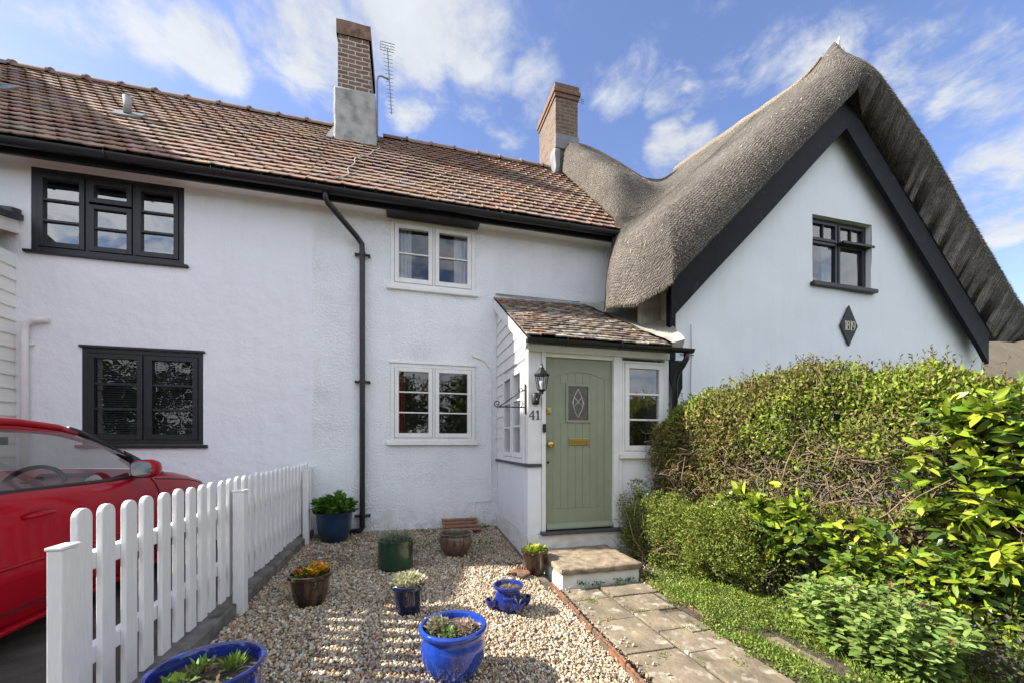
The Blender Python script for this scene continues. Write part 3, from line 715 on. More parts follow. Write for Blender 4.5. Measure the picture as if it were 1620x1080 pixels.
# ================================================================ cottage with the green door
ct = thing('terraced_cottage', 'white roughcast cottage with sage green porch door between black-windowed and thatched cottages', 'cottage', (1, WY, .2))
XR = 3.16
MW = [(-.19, .98, 3.56, 4.475), (-.19, .98, 1.42, 2.50)]
HOLES = MW
wall('wall', M_wallM, ct, PX, 3.6, -.05, 4.62, WY, MW, wob=.014, step=.09)
body(ct, PX, 3.6, False, True)
window(ct, tF, -.19, .98, 3.56, 4.475, 2, M_white, fw=.05, sw=.055, bars=(.5,), d=.0, curtains=((-.14,.09,M_curtain,.085),(.69,.93,M_curtain,.085)), gl=glass('upper_glass', (.85,.87,.9), .10))
window(ct, tF, -.19, .98, 1.42, 2.50, 2, M_white, fw=.05, sw=.055, d=.0, head=True, curtains=((-.14,.0,M_redcur,.2),))
frontroof(ct, PX, 3.3)
ridge_tiles(ct, -.4, 3.0, RY, RZ)
g = G(); g.box(PX, 3.28, EY+.10, EY+.125, EZ-.135, EZ-.02)
g.box(-.24, 1.02, EY+.13, WY-.03, EZ-.122, EZ-.088)
g.build('fascia', M_black, ct)
g = G(); g.box(PX+.001, 3.28, EY+.126, WY+.02, EZ-.085, EZ-.065); g.build('soffit', M_board, ct)
gutter(ct, PX+.002, 3.2, EY, EZ-.045, r=.062)
# downpipe with swan neck
g = G(); g.tube([(-.95,EY,EZ-.09),(-.95,EY,EZ-.16),(-.93,EY+.02,EZ-.21),(-.62,WY-.10,EZ-.47),(-.555,WY-.07,EZ-.55),(-.55,WY-.07,EZ-.68),(-.55,WY-.07,2.0),(-.55,WY-.07,.27),(-.57,WY-.08,.235),(-.72,WY-.1,.225)], .036, 12)
dp = g.build('downpipe', M_gutter, ct, smooth=True)
for z in (3.92, 2.22, .42):
    g = G(); g.tube([(-.55,WY-.07,z-.02),(-.55,WY-.07,z+.02)], .043, 12); g.tube([(-.635,WY-.04,z),(-.465,WY-.04,z)], .017, 8); g.tube([(-.635,WY-.0,z),(-.635,WY-.05,z)], .017, 8); g.tube([(-.465,WY-.0,z),(-.465,WY-.05,z)], .017, 8)
    g.build('pipe_clip', M_gutter, dp)
# conduits painted into the wall
g = G(); g.tube([(.94,WY-.012,2.66),(1.12,WY-.014,2.60),(1.2,WY-.014,2.50),(1.22,WY-.014,2.3),(1.22,WY-.014,.55),(.98,WY-.012,.55),(.98,WY-.012,.2)], .011, 6); g.box(1.06,1.10,WY-.03,WY+.01,.24,.42)
g.build('conduit', M_white, ct)
# chimney stack: rendered foot, bricks above
g = G(); n = 12
def rbox(g, x0, x1, y0, y1, z0, z1, tl, tr, wob=.012, nx=7, nz=10):
    vs = []
    xs = np.linspace(0, 1, nx); zs = np.linspace(0, 1, nz)
    def P(u, v, y):
        xa = x0+(tl-x0)*v; xb = x1+(tr-x1)*v; x = xa+(xb-xa)*u; z = z0+(z1-z0)*v
        k = wob*mnoise.noise((x*4, z*4, y)); return (x+k, y+k, z+(.02*mnoise.noise((x*5, y*5, z))if v == 1 else 0))
    for y in (y0, y1):
        for v in zs:
            for u in xs: vs.append(P(u, v, y))
    m = nx*nz; fs = []
    for j in range(nz-1):
        for i in range(nx-1):
            a = j*nx+i; fs += [(a, a+1, a+nx+1, a+nx), (m+a, m+a+nx, m+a+nx+1, m+a+1)]
        a = j*nx; fs += [(a, a+nx, m+a+nx, m+a)]; a = j*nx+nx-1; fs += [(a, m+a, m+a+nx, a+nx)]
    for i in range(nx-1):
        a = (nz-1)*nx+i; fs.append((a, a+1, m+a+1, m+a))
    g.add(vs, fs)
rbox(g, -1.17, -.46, 7.26, 8.42, 5.6, 7.44, -1.165, -.50)
ch = g.build('chimney', M_chimr, ct, auto=40, bevel=.03)
B1 = brickmat('brick', (.15,.085,.06), (.22,.13,.095), (.46,.43,.38))
g = G(); rbox(g, -1.105, -.555, 7.31, 8.36, 7.40, 8.36, -1.10, -.60, .008); g.build('brick_stack', B1, ch, auto=40)
g = G(); rbox(g, -1.13, -.565, 7.285, 8.38, 8.362, 8.60, -1.13, -.575, .006); g.build('brick_cap', mat('cap_brick', (.22,.125,.085), .9, var=.35, vscale=9, bump=.6, bscale=25, dirt=(.06,.05,.045), dscale=7), ch, auto=40)
g = G(); g.lathe([(.14,0),(.13,.04),(.09,.09),(.0,.11)], (-.85,7.55,8.585), 20); g.build('pot_cowl', M_soot, ch, smooth=True)
# lead flashing at the foot of the stack
g = G(); g.prism([(-1.27,7.18,6.47),(-1.172,7.18,6.47),(-1.172,7.9,7.19),(-1.27,7.9,7.19)], (0,-.012,.012)); g.build('flashing', M_lead, ct)
# cable down the tiles
pts = []
for i in range(26):
    t = i/25; s = 7.25-1.8*t; pts.append((-.44-.42*t+.05*math.sin(t*9)+.03*math.sin(t*23), s, s-.76+.055))
g = G(); g.tube(pts, .006, 5); g.build('cable', M_mortar, ct)

# ---- aerial on the chimney
ae = thing('tv_aerial', 'grey television aerial on a bent mast beside the brick and render chimney', 'aerial', (-.45, 7.5, 7.3))
g = G(); g.tube([(-.462,7.32,6.75),(-.468,7.32,7.72),(-.45,7.32,7.80),(-.40,7.34,7.84),(-.27,7.38,7.84)], .014, 8); g.build('mast', M_alu, ae)
b0 = Vector((-.30,7.38,8.40)); b1 = Vector((-.23,7.38,7.24))
g = G(); g.tube([b0, b1], .009, 6); bo = g.build('boom', M_alu, ae)
for i in range(17):
    g = G(); p = b0.lerp(b1, .05+.93*i/16); L = .085-.003*i; g.tube([p-Vector((L,0,0)), p+Vector((L,0,0))], .004, 5); g.build('element_rod', M_alu, bo)
g = G(); c = b0
for i in range(4): z = -.06+i*.05; g.tube([c+Vector((-.12,0,z)), c+Vector((.12,0,z))], .005, 5)
for x in (-.12,-.04,.04,.12): g.tube([c+Vector((x,0,-.06)), c+Vector((x,0,.09))], .004, 5)
g.build('reflector', M_alu, ae)
# ================================================================ porch (parts of the cottage)
FX0, FX1, FY = 1.32, 3.14, 4.22
DX0, DX1, DZ0, DZ1 = 1.535, 2.375, .415, 2.37
g = G()   # painted stone plinth
def lump(x0, x1, y0, y1, z0, z1, n=14, k=.014):
    for (a, b) in (((x0,y0),(x1,y0)), ((x0,y1),(x0,y0)), ((x1,y0),(x1,y1))):
        vs = []
        for j in range(6):
            for i in range(n+1):
                t = i/n; x = a[0]+(b[0]-a[0])*t; yy = a[1]+(b[1]-a[1])*t; z = z0+(z1-z0)*j/5
                d = k*mnoise.noise((x*5, yy*5, z*7)); vs.append((x+(d if a[0] == b[0] else 0), yy+(d if a[1] == b[1] else 0), z))
        g.add(vs, [(j*(n+1)+i, j*(n+1)+i+1, (j+1)*(n+1)+i+1, (j+1)*(n+1)+i) for j in range(5) for i in range(n)])
    g.quad((x0,y0,z1),(x1,y0,z1),(x1,y1,z1),(x0,y1,z1))
lump(FX0-.012, FX1+.01, FY-.035, WY-.01, -.05, .37)
g.build('porch_plinth', M_plinth, ct, auto=60)
g = G()   # rendered cheek below the slate sill, posts, dwarf wall
g.box(FX0, FX0+.10, FY+.10, WY-.012, .371, 1.135)
g.box(FX0, DX0-.055, FY, FY+.10, .371, 1.135)
g.build('porch_wall', M_wallT, ct, bevel=.008); g = G()
g.box(2.50, FX1, FY+.01, FY+.12, .371, 1.215)
g.box(FX1-.10, FX1, FY+.12, WY-.012, .371, 1.215)
g.build('porch_wall', M_wallT, ct, bevel=.008)
g = G(); g.box(FX0-.035, DX0-.055, FY-.03, FY+.05, 1.136, 1.165); g.box(FX0-.035, FX0+.06, FY+.05, WY-.014, 1.136, 1.165); g.build('slate_sill', M_slate, ct, bevel=.005)
g = G()
g.box(FX0+.004, DX0-.055, FY+.004, FY+.10, 1.166, 2.42)                       # wide corner post
g.box(DX0-.053, DX0-.004, FY-.012, FY+.09, .372, 2.42)                        # door jambs
g.box(DX1+.004, DX1+.07, FY-.012, FY+.09, .372, 2.42)
g.box(DX1+.072, 2.498, FY-.004, FY+.09, .40, 2.42)
g.box(FX1-.055, FX1, FY+.0, FY+.09, 1.27, 2.42)
g.box(FX0+.006, FX1, FY-.02, FY+.09, 2.421, 2.50)                             # head board
g.box(DX0-.0035, DX1+.0035, FY+.006, FY+.09, DZ1+.004, 2.4205)
g.build('porch_frame', M_white, ct, bevel=.004)
tP = T('front', FY)
window(ct, tP, 2.50, FX1-.056, 1.275, 2.38, 1, M_white, fw=.028, sw=.055, bw=.022, d=.015, sill=.06, sillout=.045, depth=.9, gl=glass('porch_glass', (.8,.82,.84), .14), roomz=.1, e=0)
# weatherboarded cheek and its window
g = G(); z = 1.166; th = .15
while z < 3.5:
    zt = min(z+th, 3.5)
    segs = [(FY+.10, 4.33), (5.30, WY-.012)] if (z+th > 1.20 and z < 2.32) else [(FY+.10, WY-.012)]
    for a, b in segs:
        ymin = a
        def lim(zz): return 4.06+(zz-2.50)/.617 if zz > 2.5 else -9
        a2 = max(a, lim(zt)-.0)
        if a2 < b-.02: g.prism([(FX0-.016, a2, z+.003), (FX0+.012, a2, z+.003), (FX0+.012, a2, zt+.012), (FX0+.0, a2, zt+.012)], (0, b-a2, 0))
        if a2 > a:
            a3 = max(a, lim(z)); g.add([(FX0-.016,a3,z+.003),(FX0-.016,a2,z+.003),(FX0,a2,zt+.012)], [(0,1,2)])
    z += th
g.build('weatherboard', M_board, ct)
g = G(); g.box(FX0+.014, FX0+.06, 5.305, WY-.012, 1.166, 3.3); g.box(FX0+.014, FX0+.06, FY+.10, 4.325, 1.166, 2.5); g.prism([(FX0+.014,4.33,2.33),(FX0+.014,5.30,2.33),(FX0+.014,5.30,3.2),(FX0+.014,4.33,2.6)], (.04,0,0)); g.build('porch_lining', M_board, ct)
tS = T('side', FX0)
window(ct, tS, 4.335, 5.295, 1.19, 2.315, 2, M_white, fw=.035, sw=.05, bw=.02, d=-.002, sill=.022, sillout=.03, depth=1.2, curtains=((4.37,5.26,M_curtain,.12),), roomz=.02, e=0)
# porch roof
slope = math.atan2(3.56-2.56, 1.66); up = (math.cos(slope), math.sin(slope))
PT = [(.14,.095,.07),(.17,.11,.08),(.12,.09,.075),(.19,.125,.09),(.11,.085,.07),(.24,.21,.165),(.22,.12,.075),(.30,.27,.22),(.16,.13,.105)]
def rlim(s): return 3.18-max(0, (s-.1))*.36
def right_lim(s): return 3.10-.40*(max(0, s)/1.9)**.9
def left_lim(s): return 1.255
tiled(ct, 'porch_roof', M_tile2, 1.255, 3.16, (4.05, 2.545), up, .165, .098, 19, PT, thick=.014, roll=.0, lift=.02, jag=.008, left=left_lim, right=right_lim, sag=.025, tl=1.8, curve=.004)
g = G(); U = Vector((0, up[0], up[1])); nn = Vector((0, -up[1], up[0])); A = Vector((1.27, 4.08, 2.53)); 
g.prism([A, A+Vector((1.9,0,0)), A+Vector((1.9,0,0))+U*1.93, A+U*1.93], nn*-.02); g.build('porch_roof_underlay', M_soot, ct)
g = G(); A = Vector((1.262, 4.05, 2.53)); g.prism([A-nn*.02, A-nn*.02+U*1.95, A-nn*.15+U*1.98, A-nn*.13+Vector((0,.02,0))], (.028,0,0)); g.build('porch_bargeboard', M_white, ct, bevel=.003)
g = G(); g.prism([(1.29,WY-.03,3.575),(1.29,WY-.014,3.585),(1.29,WY-.014,3.597),(1.29,WY-.03,3.585)], (1.35,0,0)) if 1 else g.prism([(1.245,WY-.07,3.565),(1.245,WY-.014,3.595),(1.245,WY-.014,3.635),(1.245,WY-.07,3.59)], (1.50,0,0)); g.build('porch_flashing', M_lead, ct, bevel=.01)
# mortar valley up against the thatched cottage
g = G(); vs = []; nr, nc = 16, 10
for j in range(nr+1):
    s = 1.95*j/nr
    xl = right_lim(s)-.05; xr = 3.20+.14*min(1, s/.9)
    for i in range(nc+1):
        t = i/nc; x = xl+(xr-xl)*t; base = Vector((x, 4.05, 2.545))+U*s+nn*(.045+(.05+.13*min(1, s/.9))*t**2.2+.02*mnoise.noise((x*6, s*6, 1))); vs.append(base)
g.add(vs, [(j*(nc+1)+i, j*(nc+1)+i+1, (j+1)*(nc+1)+i+1, (j+1)*(nc+1)+i) for j in range(nr) for i in range(nc)]+[tuple(range(nc+1))])
g.quad(vs[0], vs[nc], Vector((3.20,4.06,2.49)), Vector((vs[0].x,4.06,2.49)))
g.build('mortar_valley', M_mortar, ct, auto=60)
gutter(ct, 1.24, 3.30, 4.0, 2.505, r=.05, name='porch_gutter', nb=.65)
g = G(); g.tube([(3.22,4.0,2.46),(3.22,4.0,2.40),(3.21,4.05,2.33),(3.19,4.13,2.24),(3.19,4.17,2.14),(3.19,4.17,.1)], .034, 10); g.build('porch_downpipe', M_gutter, ct, smooth=True)

# door
dr = G(); dr.box(DX0, DX1, FY+.0415, FY+.085, DZ0, DZ1)
dr.box(DX0, DX0+.095, FY+.0325, FY+.0415, DZ0, DZ1); dr.box(DX1-.095, DX1, FY+.0325, FY+.0415, DZ0, DZ1)
dr.box(DX0+.096, DX1-.096, FY+.0328, FY+.0415, DZ0, DZ0+.23)
# arched top rail
cx = (DX0+DX1)/2; hw = (DX1-DX0)/2-.096; pts = [(cx-hw, FY+.0315, DZ1), ]
zs0 = DZ1-.225; rise = .075
arc = [(cx-hw+2*hw*i/16, FY+.0315, zs0+rise*(1-((i/8)-1)**2)) for i in range(17)]
dr.prism([(cx+hw, FY+.0315, DZ1-.001), (cx-hw, FY+.0315, DZ1-.001)]+arc, (0, .0135, 0))
npk = 7; pw_ = 2*hw/npk; WX0, WX1, WZ0, WZ1 = cx-.135, cx+.115, 1.665, 2.055
for i in range(npk):
    xa = cx-hw+i*pw_+.0016; xb = xa+pw_-.0032
    for za, zb in ((DZ0+.232, WZ0-.03), (WZ1+.03, DZ1-.16)) if (xa < WX1+.02 and xb > WX0-.02) else ((DZ0+.232, DZ1-.16),):
        dr.box(xa, xb, FY+.037, FY+.046, za, zb)
door = dr.build('door', M_green, ct, bevel=.0015)
g = G(); g.box(WX0-.03, WX1+.03, FY+.026, FY+.046, WZ0-.03, WZ0); g.box(WX0-.03, WX1+.03, FY+.026, FY+.046, WZ1, WZ1+.03); g.box(WX0-.03, WX0, FY+.026, FY+.046, WZ0, WZ1); g.box(WX1, WX1+.03, FY+.026, FY+.046, WZ0, WZ1); g.build('glazing_bead', M_green, door, bevel=.003)
g = G(); g.box(WX0, WX1, FY+.040, FY+.0445, WZ0, WZ1); g.build('pane', M_frost, door)
g = G(); mx_, mz = (WX0+WX1)/2, (WZ0+WZ1)/2; hw2, hh = .062, .165
def lead(pts): g.tube([(x, FY+.038, z) for x, z in pts], .0042, 6)
def lens(sx): return [(mx_+sx*hw2*math.sin(math.pi*i/16)*(1 if True else 0), mz-hh+2*hh*i/16) for i in range(17)]
lead(lens(1)); lead(lens(-1)); lead([(mx_-.05, mz-.04),(mx_,mz+.02),(mx_+.045,mz+.07)]); lead([(mx_+.05, mz-.04),(mx_,mz+.02),(mx_-.045,mz+.07)])
lead([(mx_-.05,mz-.04),(mx_-.075,mz),(mx_-.045,mz+.07)]); lead([(mx_+.05,mz-.04),(mx_+.075,mz),(mx_+.045,mz+.07)])
g.build('lead_came', mat('lead_came', (.55,.55,.53), .4, metal=.3), door, smooth=True)
g = G(); g.tube([(DX0+.055,FY+.03,1.385),(DX0+.055,FY+.018,1.385)], [.032,.03], 18); g.tube([(DX0+.055,FY+.02,1.385),(DX0+.055,FY-.005,1.385)], .012, 12)
pr = [(DX0+.055,FY-.005+.0,1.385)]; g.tube([(DX0+.055,FY-.004-.045*i/8,1.385) for i in range(9)], [.014+.026*math.sin(math.pi*min(1,(i+.6)/8.6)) for i in range(9)], 18); g.build('handle', M_brass, door, smooth=True)
g = G(); lx0, lx1 = cx-.125, cx+.125; g.box(lx0, lx1, FY+.024, FY+.036, 1.375, 1.455); lb = g.build('letterbox', M_brass, door, bevel=.004)
g = G(); g.box(lx0+.022, lx1-.022, FY+.019, FY+.0235, 1.395, 1.435); g.build('flap', mat('dull_brass', (.38,.25,.08), .4, metal=1), lb, bevel=.002)
g = G(); g.box(DX0+.01, DX0+.065, FY+.004, FY+.0295, 1.735, 1.80); g.tube([(DX0+.04,FY+.006,1.768),(DX0+.04,FY-.012,1.768)], .02, 14); g.build('night_latch', M_brass, door, bevel=.003)
g = G(); g.tube([(DX0+.035,FY+.03,1.18),(DX0+.035,FY+.02,1.18)], .013, 12); g.build('keyhole', M_iron, door)
g = G(); g.prism([(DX0+.01,FY+.03,DZ0+.005),(DX0+.01,FY-.022,DZ0+.008),(DX0+.01,FY-.022,DZ0+.03),(DX0+.01,FY+.03,DZ0+.07)], (DX1-DX0-.02,0,0)); g.build('weather_bar', M_green, door, bevel=.004)
g = G(); g.box(DX0-.07, DX1+.10, FY-.075, FY+.05, .371, .408); g.build('door_sill', M_slate, ct, bevel=.006)

# doorstep
st = thing('doorstep', 'whitewashed doorstep with worn brown stone tread below the green door', 'step', (1.82, 3.8, .03))
g = G(); lump2 = g
def rough(g, x0, x1, y0, y1, z0, z1, k=.008, n=14, sc=6):
    """box with worn faces"""
    idx = {}; vs = []; fs = []
    nx, ny, nz = n, max(4, int(n*.7)), 4
    def vid(i, j, l):
        if (i, j, l) not in idx:
            x = x0+(x1-x0)*i/nx; yy = y0+(y1-y0)*j/ny; z = z0+(z1-z0)*l/nz
            e = (i in (0, nx))+(j in (0, ny))+(l in (0, nz))
            v = Vector((x, yy, z)); d = mnoise.noise_vector(v*sc)*k
            if e >= 2: v = v+(Vector(((x0+x1)/2, (y0+y1)/2, (z0+z1)/2))-v).normalized()*k*1.2
            idx[(i, j, l)] = len(vs); vs.append(v+d)
        return idx[(i, j, l)]
    for i in range(nx):
        for j in range(ny):
            for l in (0, nz): fs.append((vid(i,j,l),vid(i+1,j,l),vid(i+1,j+1,l),vid(i,j+1,l)))
        for l in range(nz):
            for j in (0, ny): fs.append((vid(i,j,l),vid(i+1,j,l),vid(i+1,j,l+1),vid(i,j,l+1)))
    for j in range(ny):
        for l in range(nz):
            for i in (0, nx): fs.append((vid(i,j,l),vid(i,j+1,l),vid(i,j+1,l+1),vid(i,j,l+1)))
    g.add(vs, fs)
rough(g, 1.42, 2.24, 3.46, FY-.05, -.03, .165, .007); g.build('riser', M_plinth, st, auto=50)
g = G(); rough(g, 1.395, 2.255, 3.42, FY-.052, .168, .228, .012, 22, 9); g.build('tread', M_stone, st, auto=60)

# ---- digits drawn as ribbons with thick and thin strokes
DIG = {
 '1': [([(.05,.80),(.28,1.0)], .06,.09), ([(.30,.0),(.30,1.0)], .13,.13), ([(.08,.02),(.52,.02)], .05,.05)],
 '4': [([(.50,.0),(.50,1.0)], .12,.12), ([(.48,.98),(.02,.32)], .05,.07), ([(.02,.32),(.70,.32)], .07,.07), ([(.34,.02),(.66,.02)],.045,.045)],
}
def arcp(cx, cy, rx, ry, a0, a1, n=20): return [(cx+rx*math.cos(math.radians(a0+(a1-a0)*i/n)), cy+ry*math.sin(math.radians(a0+(a1-a0)*i/n))) for i in range(n+1)]
DIG['8'] = [(arcp(.32,.75,.20,.22,0,360), .09,.09), (arcp(.32,.27,.28,.27,0,360), .10,.10)]
DIG['9'] = [(arcp(.32,.66,.26,.31,0,360), .10,.10), (arcp(.10,.60,.48,.62,5,-78,16), .11,.04)]
XS = 1.0
def ribbon(g, pts, w0, w1, o, sc, y, th):
    pts = [(x*XS, z) for x, z in pts]
    n = len(pts); L = []; R = []
    for i, (x, z) in enumerate(pts):
        a = pts[max(0, i-1)]; b = pts[min(n-1, i+1)]
        if n > 4 and abs(pts[0][0]-pts[-1][0]) < 1e-6 and abs(pts[0][1]-pts[-1][1]) < 1e-6:
            a = pts[(i-1) % (n-1)]; b = pts[(i+1) % (n-1)]
        dx, dz = b[0]-a[0], b[1]-a[1]; l = math.hypot(dx, dz) or 1; nx, nz = -dz/l, dx/l
        w = w0+(w1-w0)*i/(n-1)
        if w0 == w1 and n > 10: w *= .55+.6*abs(dz/l)      # thick verticals, thin horizontals
        L.append((o[0]+(x+nx*w/2)*sc, o[1]+(z+nz*w/2)*sc)); R.append((o[0]+(x-nx*w/2)*sc, o[1]+(z-nz*w/2)*sc))
    for i in range(n-1):
        g.prism([(L[i][0],y,L[i][1]),(R[i][0],y,R[i][1]),(R[i+1][0],y,R[i+1][1]),(L[i+1][0],y,L[i+1][1])], (0,-th*(1+.002*i),0))
def digits(text, x, z, h, y, th, m, parent, adv):
    for ch_, ad in zip(text, adv):
        g = G()
        for pts, w0, w1 in DIG[ch_]: ribbon(g, pts, w0, w1, (x, z), h, y, th); y -= .0003
        g.build('digit', m, parent); x += ad*h
hn = thing('house_number', 'black metal house number 41 on the white porch post left of the door', 'house number', (1.40, FY, 1.66))
digits('41', 1.335, 1.665, .098, FY+.003, .008, M_iron, hn, (.78,.5))
# doorbell
db = thing('doorbell', 'small black rounded doorbell on the white door frame beside the green door', 'doorbell', (1.508, FY-.012, 1.53))
g = G(); x = 1.507
g.prism([(x+.020*math.cos(a)*1, FY-.0125, 1.565+.022*math.sin(a)+(.028 if math.sin(a) > 0 else -.028)) for a in [math.pi*2*i/24+.001 for i in range(24)]], (0,-.022,0)); g.build('housing', M_iron, db, bevel=.004)
g = G(); g.tube([(x,FY-.035,1.545),(x,FY-.039,1.545)], .010, 16); g.build('push_button', mat('bell_button', (.03,.03,.035), .2), db)

# wall lantern
ln = thing('wall_lantern', 'black cast carriage lantern on a scrolled arm on the white porch post', 'lantern', (1.41, FY, 1.85))
lx, ly = 1.425, FY-.17
g = G(); g.lathe([(.0,0),(.035,.0),(.045,.02),(.04,.06),(.045,.10),(.03,.13),(0,.13)], (1.41, FY-.01, 1.83), 14)
for v in g.v[:]: pass
pts = [(1.41,FY-.01,1.90)]+[(1.41+.0*t, FY-.03-.14*t/10, 1.90-.045*math.sin(math.pi*t/10)+.075*(t/10)**2) for t in range(11)]
g.tube(pts, .011, 8); g.tube([(1.41+.0, FY-.03-.03*math.cos(a), 1.87+.03*math.sin(a)) for a in [i*.5 for i in range(10)]], .008, 6)
g.build('bracket', M_iron, ln, smooth=True)
zb = 1.955
def sq(r): return [(lx+r*math.cos(math.pi/6+i*math.pi/3), ly+r*math.sin(math.pi/6+i*math.pi/3)) for i in range(6)]
g = G(); g.lathe([(0,-.03),(.018,-.025),(.022,0),(.045,.012),(.05,.02),(0,.02)], (lx,ly,zb), 6)
a6, b6 = sq(.045), sq(.075)
for (xa, ya), (xb, yb) in zip(a6, b6): g.tube([(xa,ya,zb+.02),(xb,yb,zb+.175)], .0055, 5)
g.lathe([(.085,0),(.088,.012),(.078,.022),(.05,.055),(.028,.075),(.03,.083),(.018,.09),(.012,.11),(.016,.118),(.008,.125),(.004,.15),(0,.155)], (lx,ly,zb+.17), 6)
g.build('lantern_frame', M_iron, ln)
g = G(); g.lathe([(.040,.02),(.070,.172)], (lx,ly,zb), 6); g.build('lantern_glass', glass('lantern_glass', (.85,.88,.9), .15), ln)
g = G(); g.lathe([(.012,.02),(.012,.05),(.024,.08),(.024,.11),(0,.125)], (lx,ly,zb), 12); g.build('bulb', mat('frosted_bulb', (.85,.85,.82), .3), ln, smooth=True)

# hanging basket bracket
bk = thing('basket_bracket', 'black wrought iron scroll bracket without basket left of the lantern', 'bracket', (1.3, FY+.06, 1.75))
yb = FY+.05; g = G(); g.box(1.302, 1.316, yb-.012, yb+.012, 1.72, 2.06); g.build('back_plate', M_iron, bk)
g = G(); g.tube([(1.31,yb,1.80),(.98,yb,1.80)], .007, 6); g.build('arm', M_iron, bk)
g = G(); g.tube([(1.31,yb,2.00),(1.24,yb,1.965),(1.05,yb,1.83),(1.0,yb,1.80)], .006, 6)
def scroll(cx, cz, r, a0, turns, s=1): return [(cx+s*r*(1-.75*i/24)*math.cos(a0+turns*2*math.pi*i/24), yb, cz+r*(1-.75*i/24)*math.sin(a0+turns*2*math.pi*i/24)) for i in range(25)]
g.tube(scroll(.985,1.835,.038,-math.pi/2,1.2,-1), .006, 6); g.tube(scroll(1.245,1.84,.038,-math.pi/2,1.2), .005, 6); g.tube(scroll(1.255,2.0,.03,math.pi,1.1), .005, 6)
g.build('scroll_brace', M_iron, bk)

# ================================================================ thatched cottage
tc_ = thing('thatched_cottage', 'white gabled cottage with thick thatch, black bargeboards and 1819 plaque', 'cottage', (6, 4.3, 0))
GY = 4.32; GXL, GXR, GC = 3.31, 9.22, 5.95
def gtop(x): return 6.12-1.0*abs(x-GC)
GW = [(4.98, 5.92, 3.06, 3.92)]
GW = [(5.57, 6.71, 3.665, 4.635)]
wall('wall', M_wallT, tc_, GXL, GXR, -.1, 6.1, GY, GW, step=.1, rev=.16, wob=.018, top=gtop)
g = G(); g.quad((GXL,GY,-.1),(GXL,9,-.1),(GXL,9,4.3),(GXL,GY,3.4)); g.quad((GXR,GY,-.1),(GXR,11,-.1),(GXR,11,3.3),(GXR,GY,3.3)); g.build('side_wall', M_wallT, tc_)
tG = T('front', GY)
a0, a1, z0, z1 = GW[0]
def gb(i): return [(z0+.03, z0+.64, ()), (z0+.655, z1-.04, ())]
gw = window(tc_, tG, a0, a1, z0, z1, 2, M_black, fw=.035, sw=.036, bw=.02, d=.09, bars=gb, sill=.055, sillout=.07, vbars=(.5,), gl=glass('gable_glass', (.8,.83,.87), .14), curtains=((a0+.02,a0+.40,mat('grey_curtain',(.3,.33,.38),.9,transl=.2),.35),(a1-.40,a1-.02,mat('pale_curtain',(.6,.63,.66),.9,transl=.3),.42)))
g = G(); lbox(g, tG, a0+.57, a1+.05, -.02, .075, z0+.63, z0+.66); g.build('transom_drip', M_black, gw)
g = G(); g.lathe([(.0,0),(.10,.0),(.15,.05),(.155,.10),(.12,.15),(.03,.17),(0,.18)], (a0+.26, GY+.30, z0+.02), 18); g.build('ornament', mat('pink_cloth', (.42,.14,.14), .8, var=.3, vscale=20), gw, smooth=True)
# date plaque
pq = thing('date_plaque', 'black diamond date plaque reading 1819 in cream figures on the gable wall', 'plaque', (5.44, GY, 2.9))
d = ray(1340, 516); D = GY/d.y; pxc, pzc = d.x*D, CZ+d.z*D
g = G(); g.prism([(pxc,GY-.012,pzc-.295),(pxc+.17,GY-.012,pzc),(pxc,GY-.012,pzc+.295),(pxc-.17,GY-.012,pzc)], (0,-.02,0)); g.build('board', mat('plaque_black', (.018,.02,.028), .6, var=.2, vscale=12), pq, bevel=.004)
XS = .70
digits('1819', pxc-.098, pzc-.068, .132, GY-.0335, .003, mat('cream_paint', (.66,.60,.46), .6), pq, (.33,.46,.33,.46))

# bargeboards
for sgn in (-1, 1):
    g = G(); n = 16; top = []; bot = []
    L = 2.84 if sgn < 0 else 3.04
    for i in range(n+1):
        t = i/n; d = L*t; x = GC+sgn*d; z = 6.20-1.0*d+.02*mnoise.noise((x, 0, 3))
        top.append((x, 4.13, z)); bot.append((x, 4.13, z-.42-.05*t-.0*mnoise.noise((x*2, 5, 3))))
    if sgn > 0: bot[-1] = (bot[-1][0]-.0, 4.13, bot[-1][2]-.03)
    for i in range(n):
        q = [top[i], top[i+1], bot[i+1], bot[i]]
        g.prism(q, (0, .06, 0))
    g.build('bargeboard', M_timber, tc_)
    g = G()   # soffit behind the board
    for i in range(n): g.quad(top[i], top[i+1], (top[i+1][0], GY+.02, top[i+1][2]), (top[i][0], GY+.02, top[i][2]))
    g.build('verge_soffit', M_soot, tc_)
# thatch: one quilted skin with a rounded verge and eaves
YF, YB = 3.90, 11.2; XR2 = 9.58
prof = [(0,6.74),(.2,6.66),(.41,6.44),(1.03,5.86),(1.83,5.12),(2.69,4.36),(3.3,3.80),(3.62,3.48),(4.4,2.8)]
pd = np.array([p[0] for p in prof]); pz = np.array([p[1] for p in prof])
def XL(Y):
    return float(np.interp(Y, [3.9,4.2,4.45,4.7,4.85,5.1,5.3,5.48], [2.95,2.80,2.69,2.62,2.63,2.73,2.87,3.14]))
pdr = np.array((0,.2,.65,1.29,2.15,2.63,3.12,3.46,3.94,4.6)); pzr = np.array((6.74,6.70,6.40,5.93,5.02,4.56,4.07,3.70,3.05,2.4))
def zwing(X, Y): 
    d = abs(X-GC); back = max(0, Y-4.0)
    return   .46*math.exp(-1.25*math.sqrt(((X-GC-.05)/.15)**2+((Y-4.32)/(.16 if Y < 4.32 else .34))**2))+float(np.interp(d, pdr, pzr) if X > GC else np.interp(d, pd, pz))+.215*min(back, 3.6)*(1-.0*d)
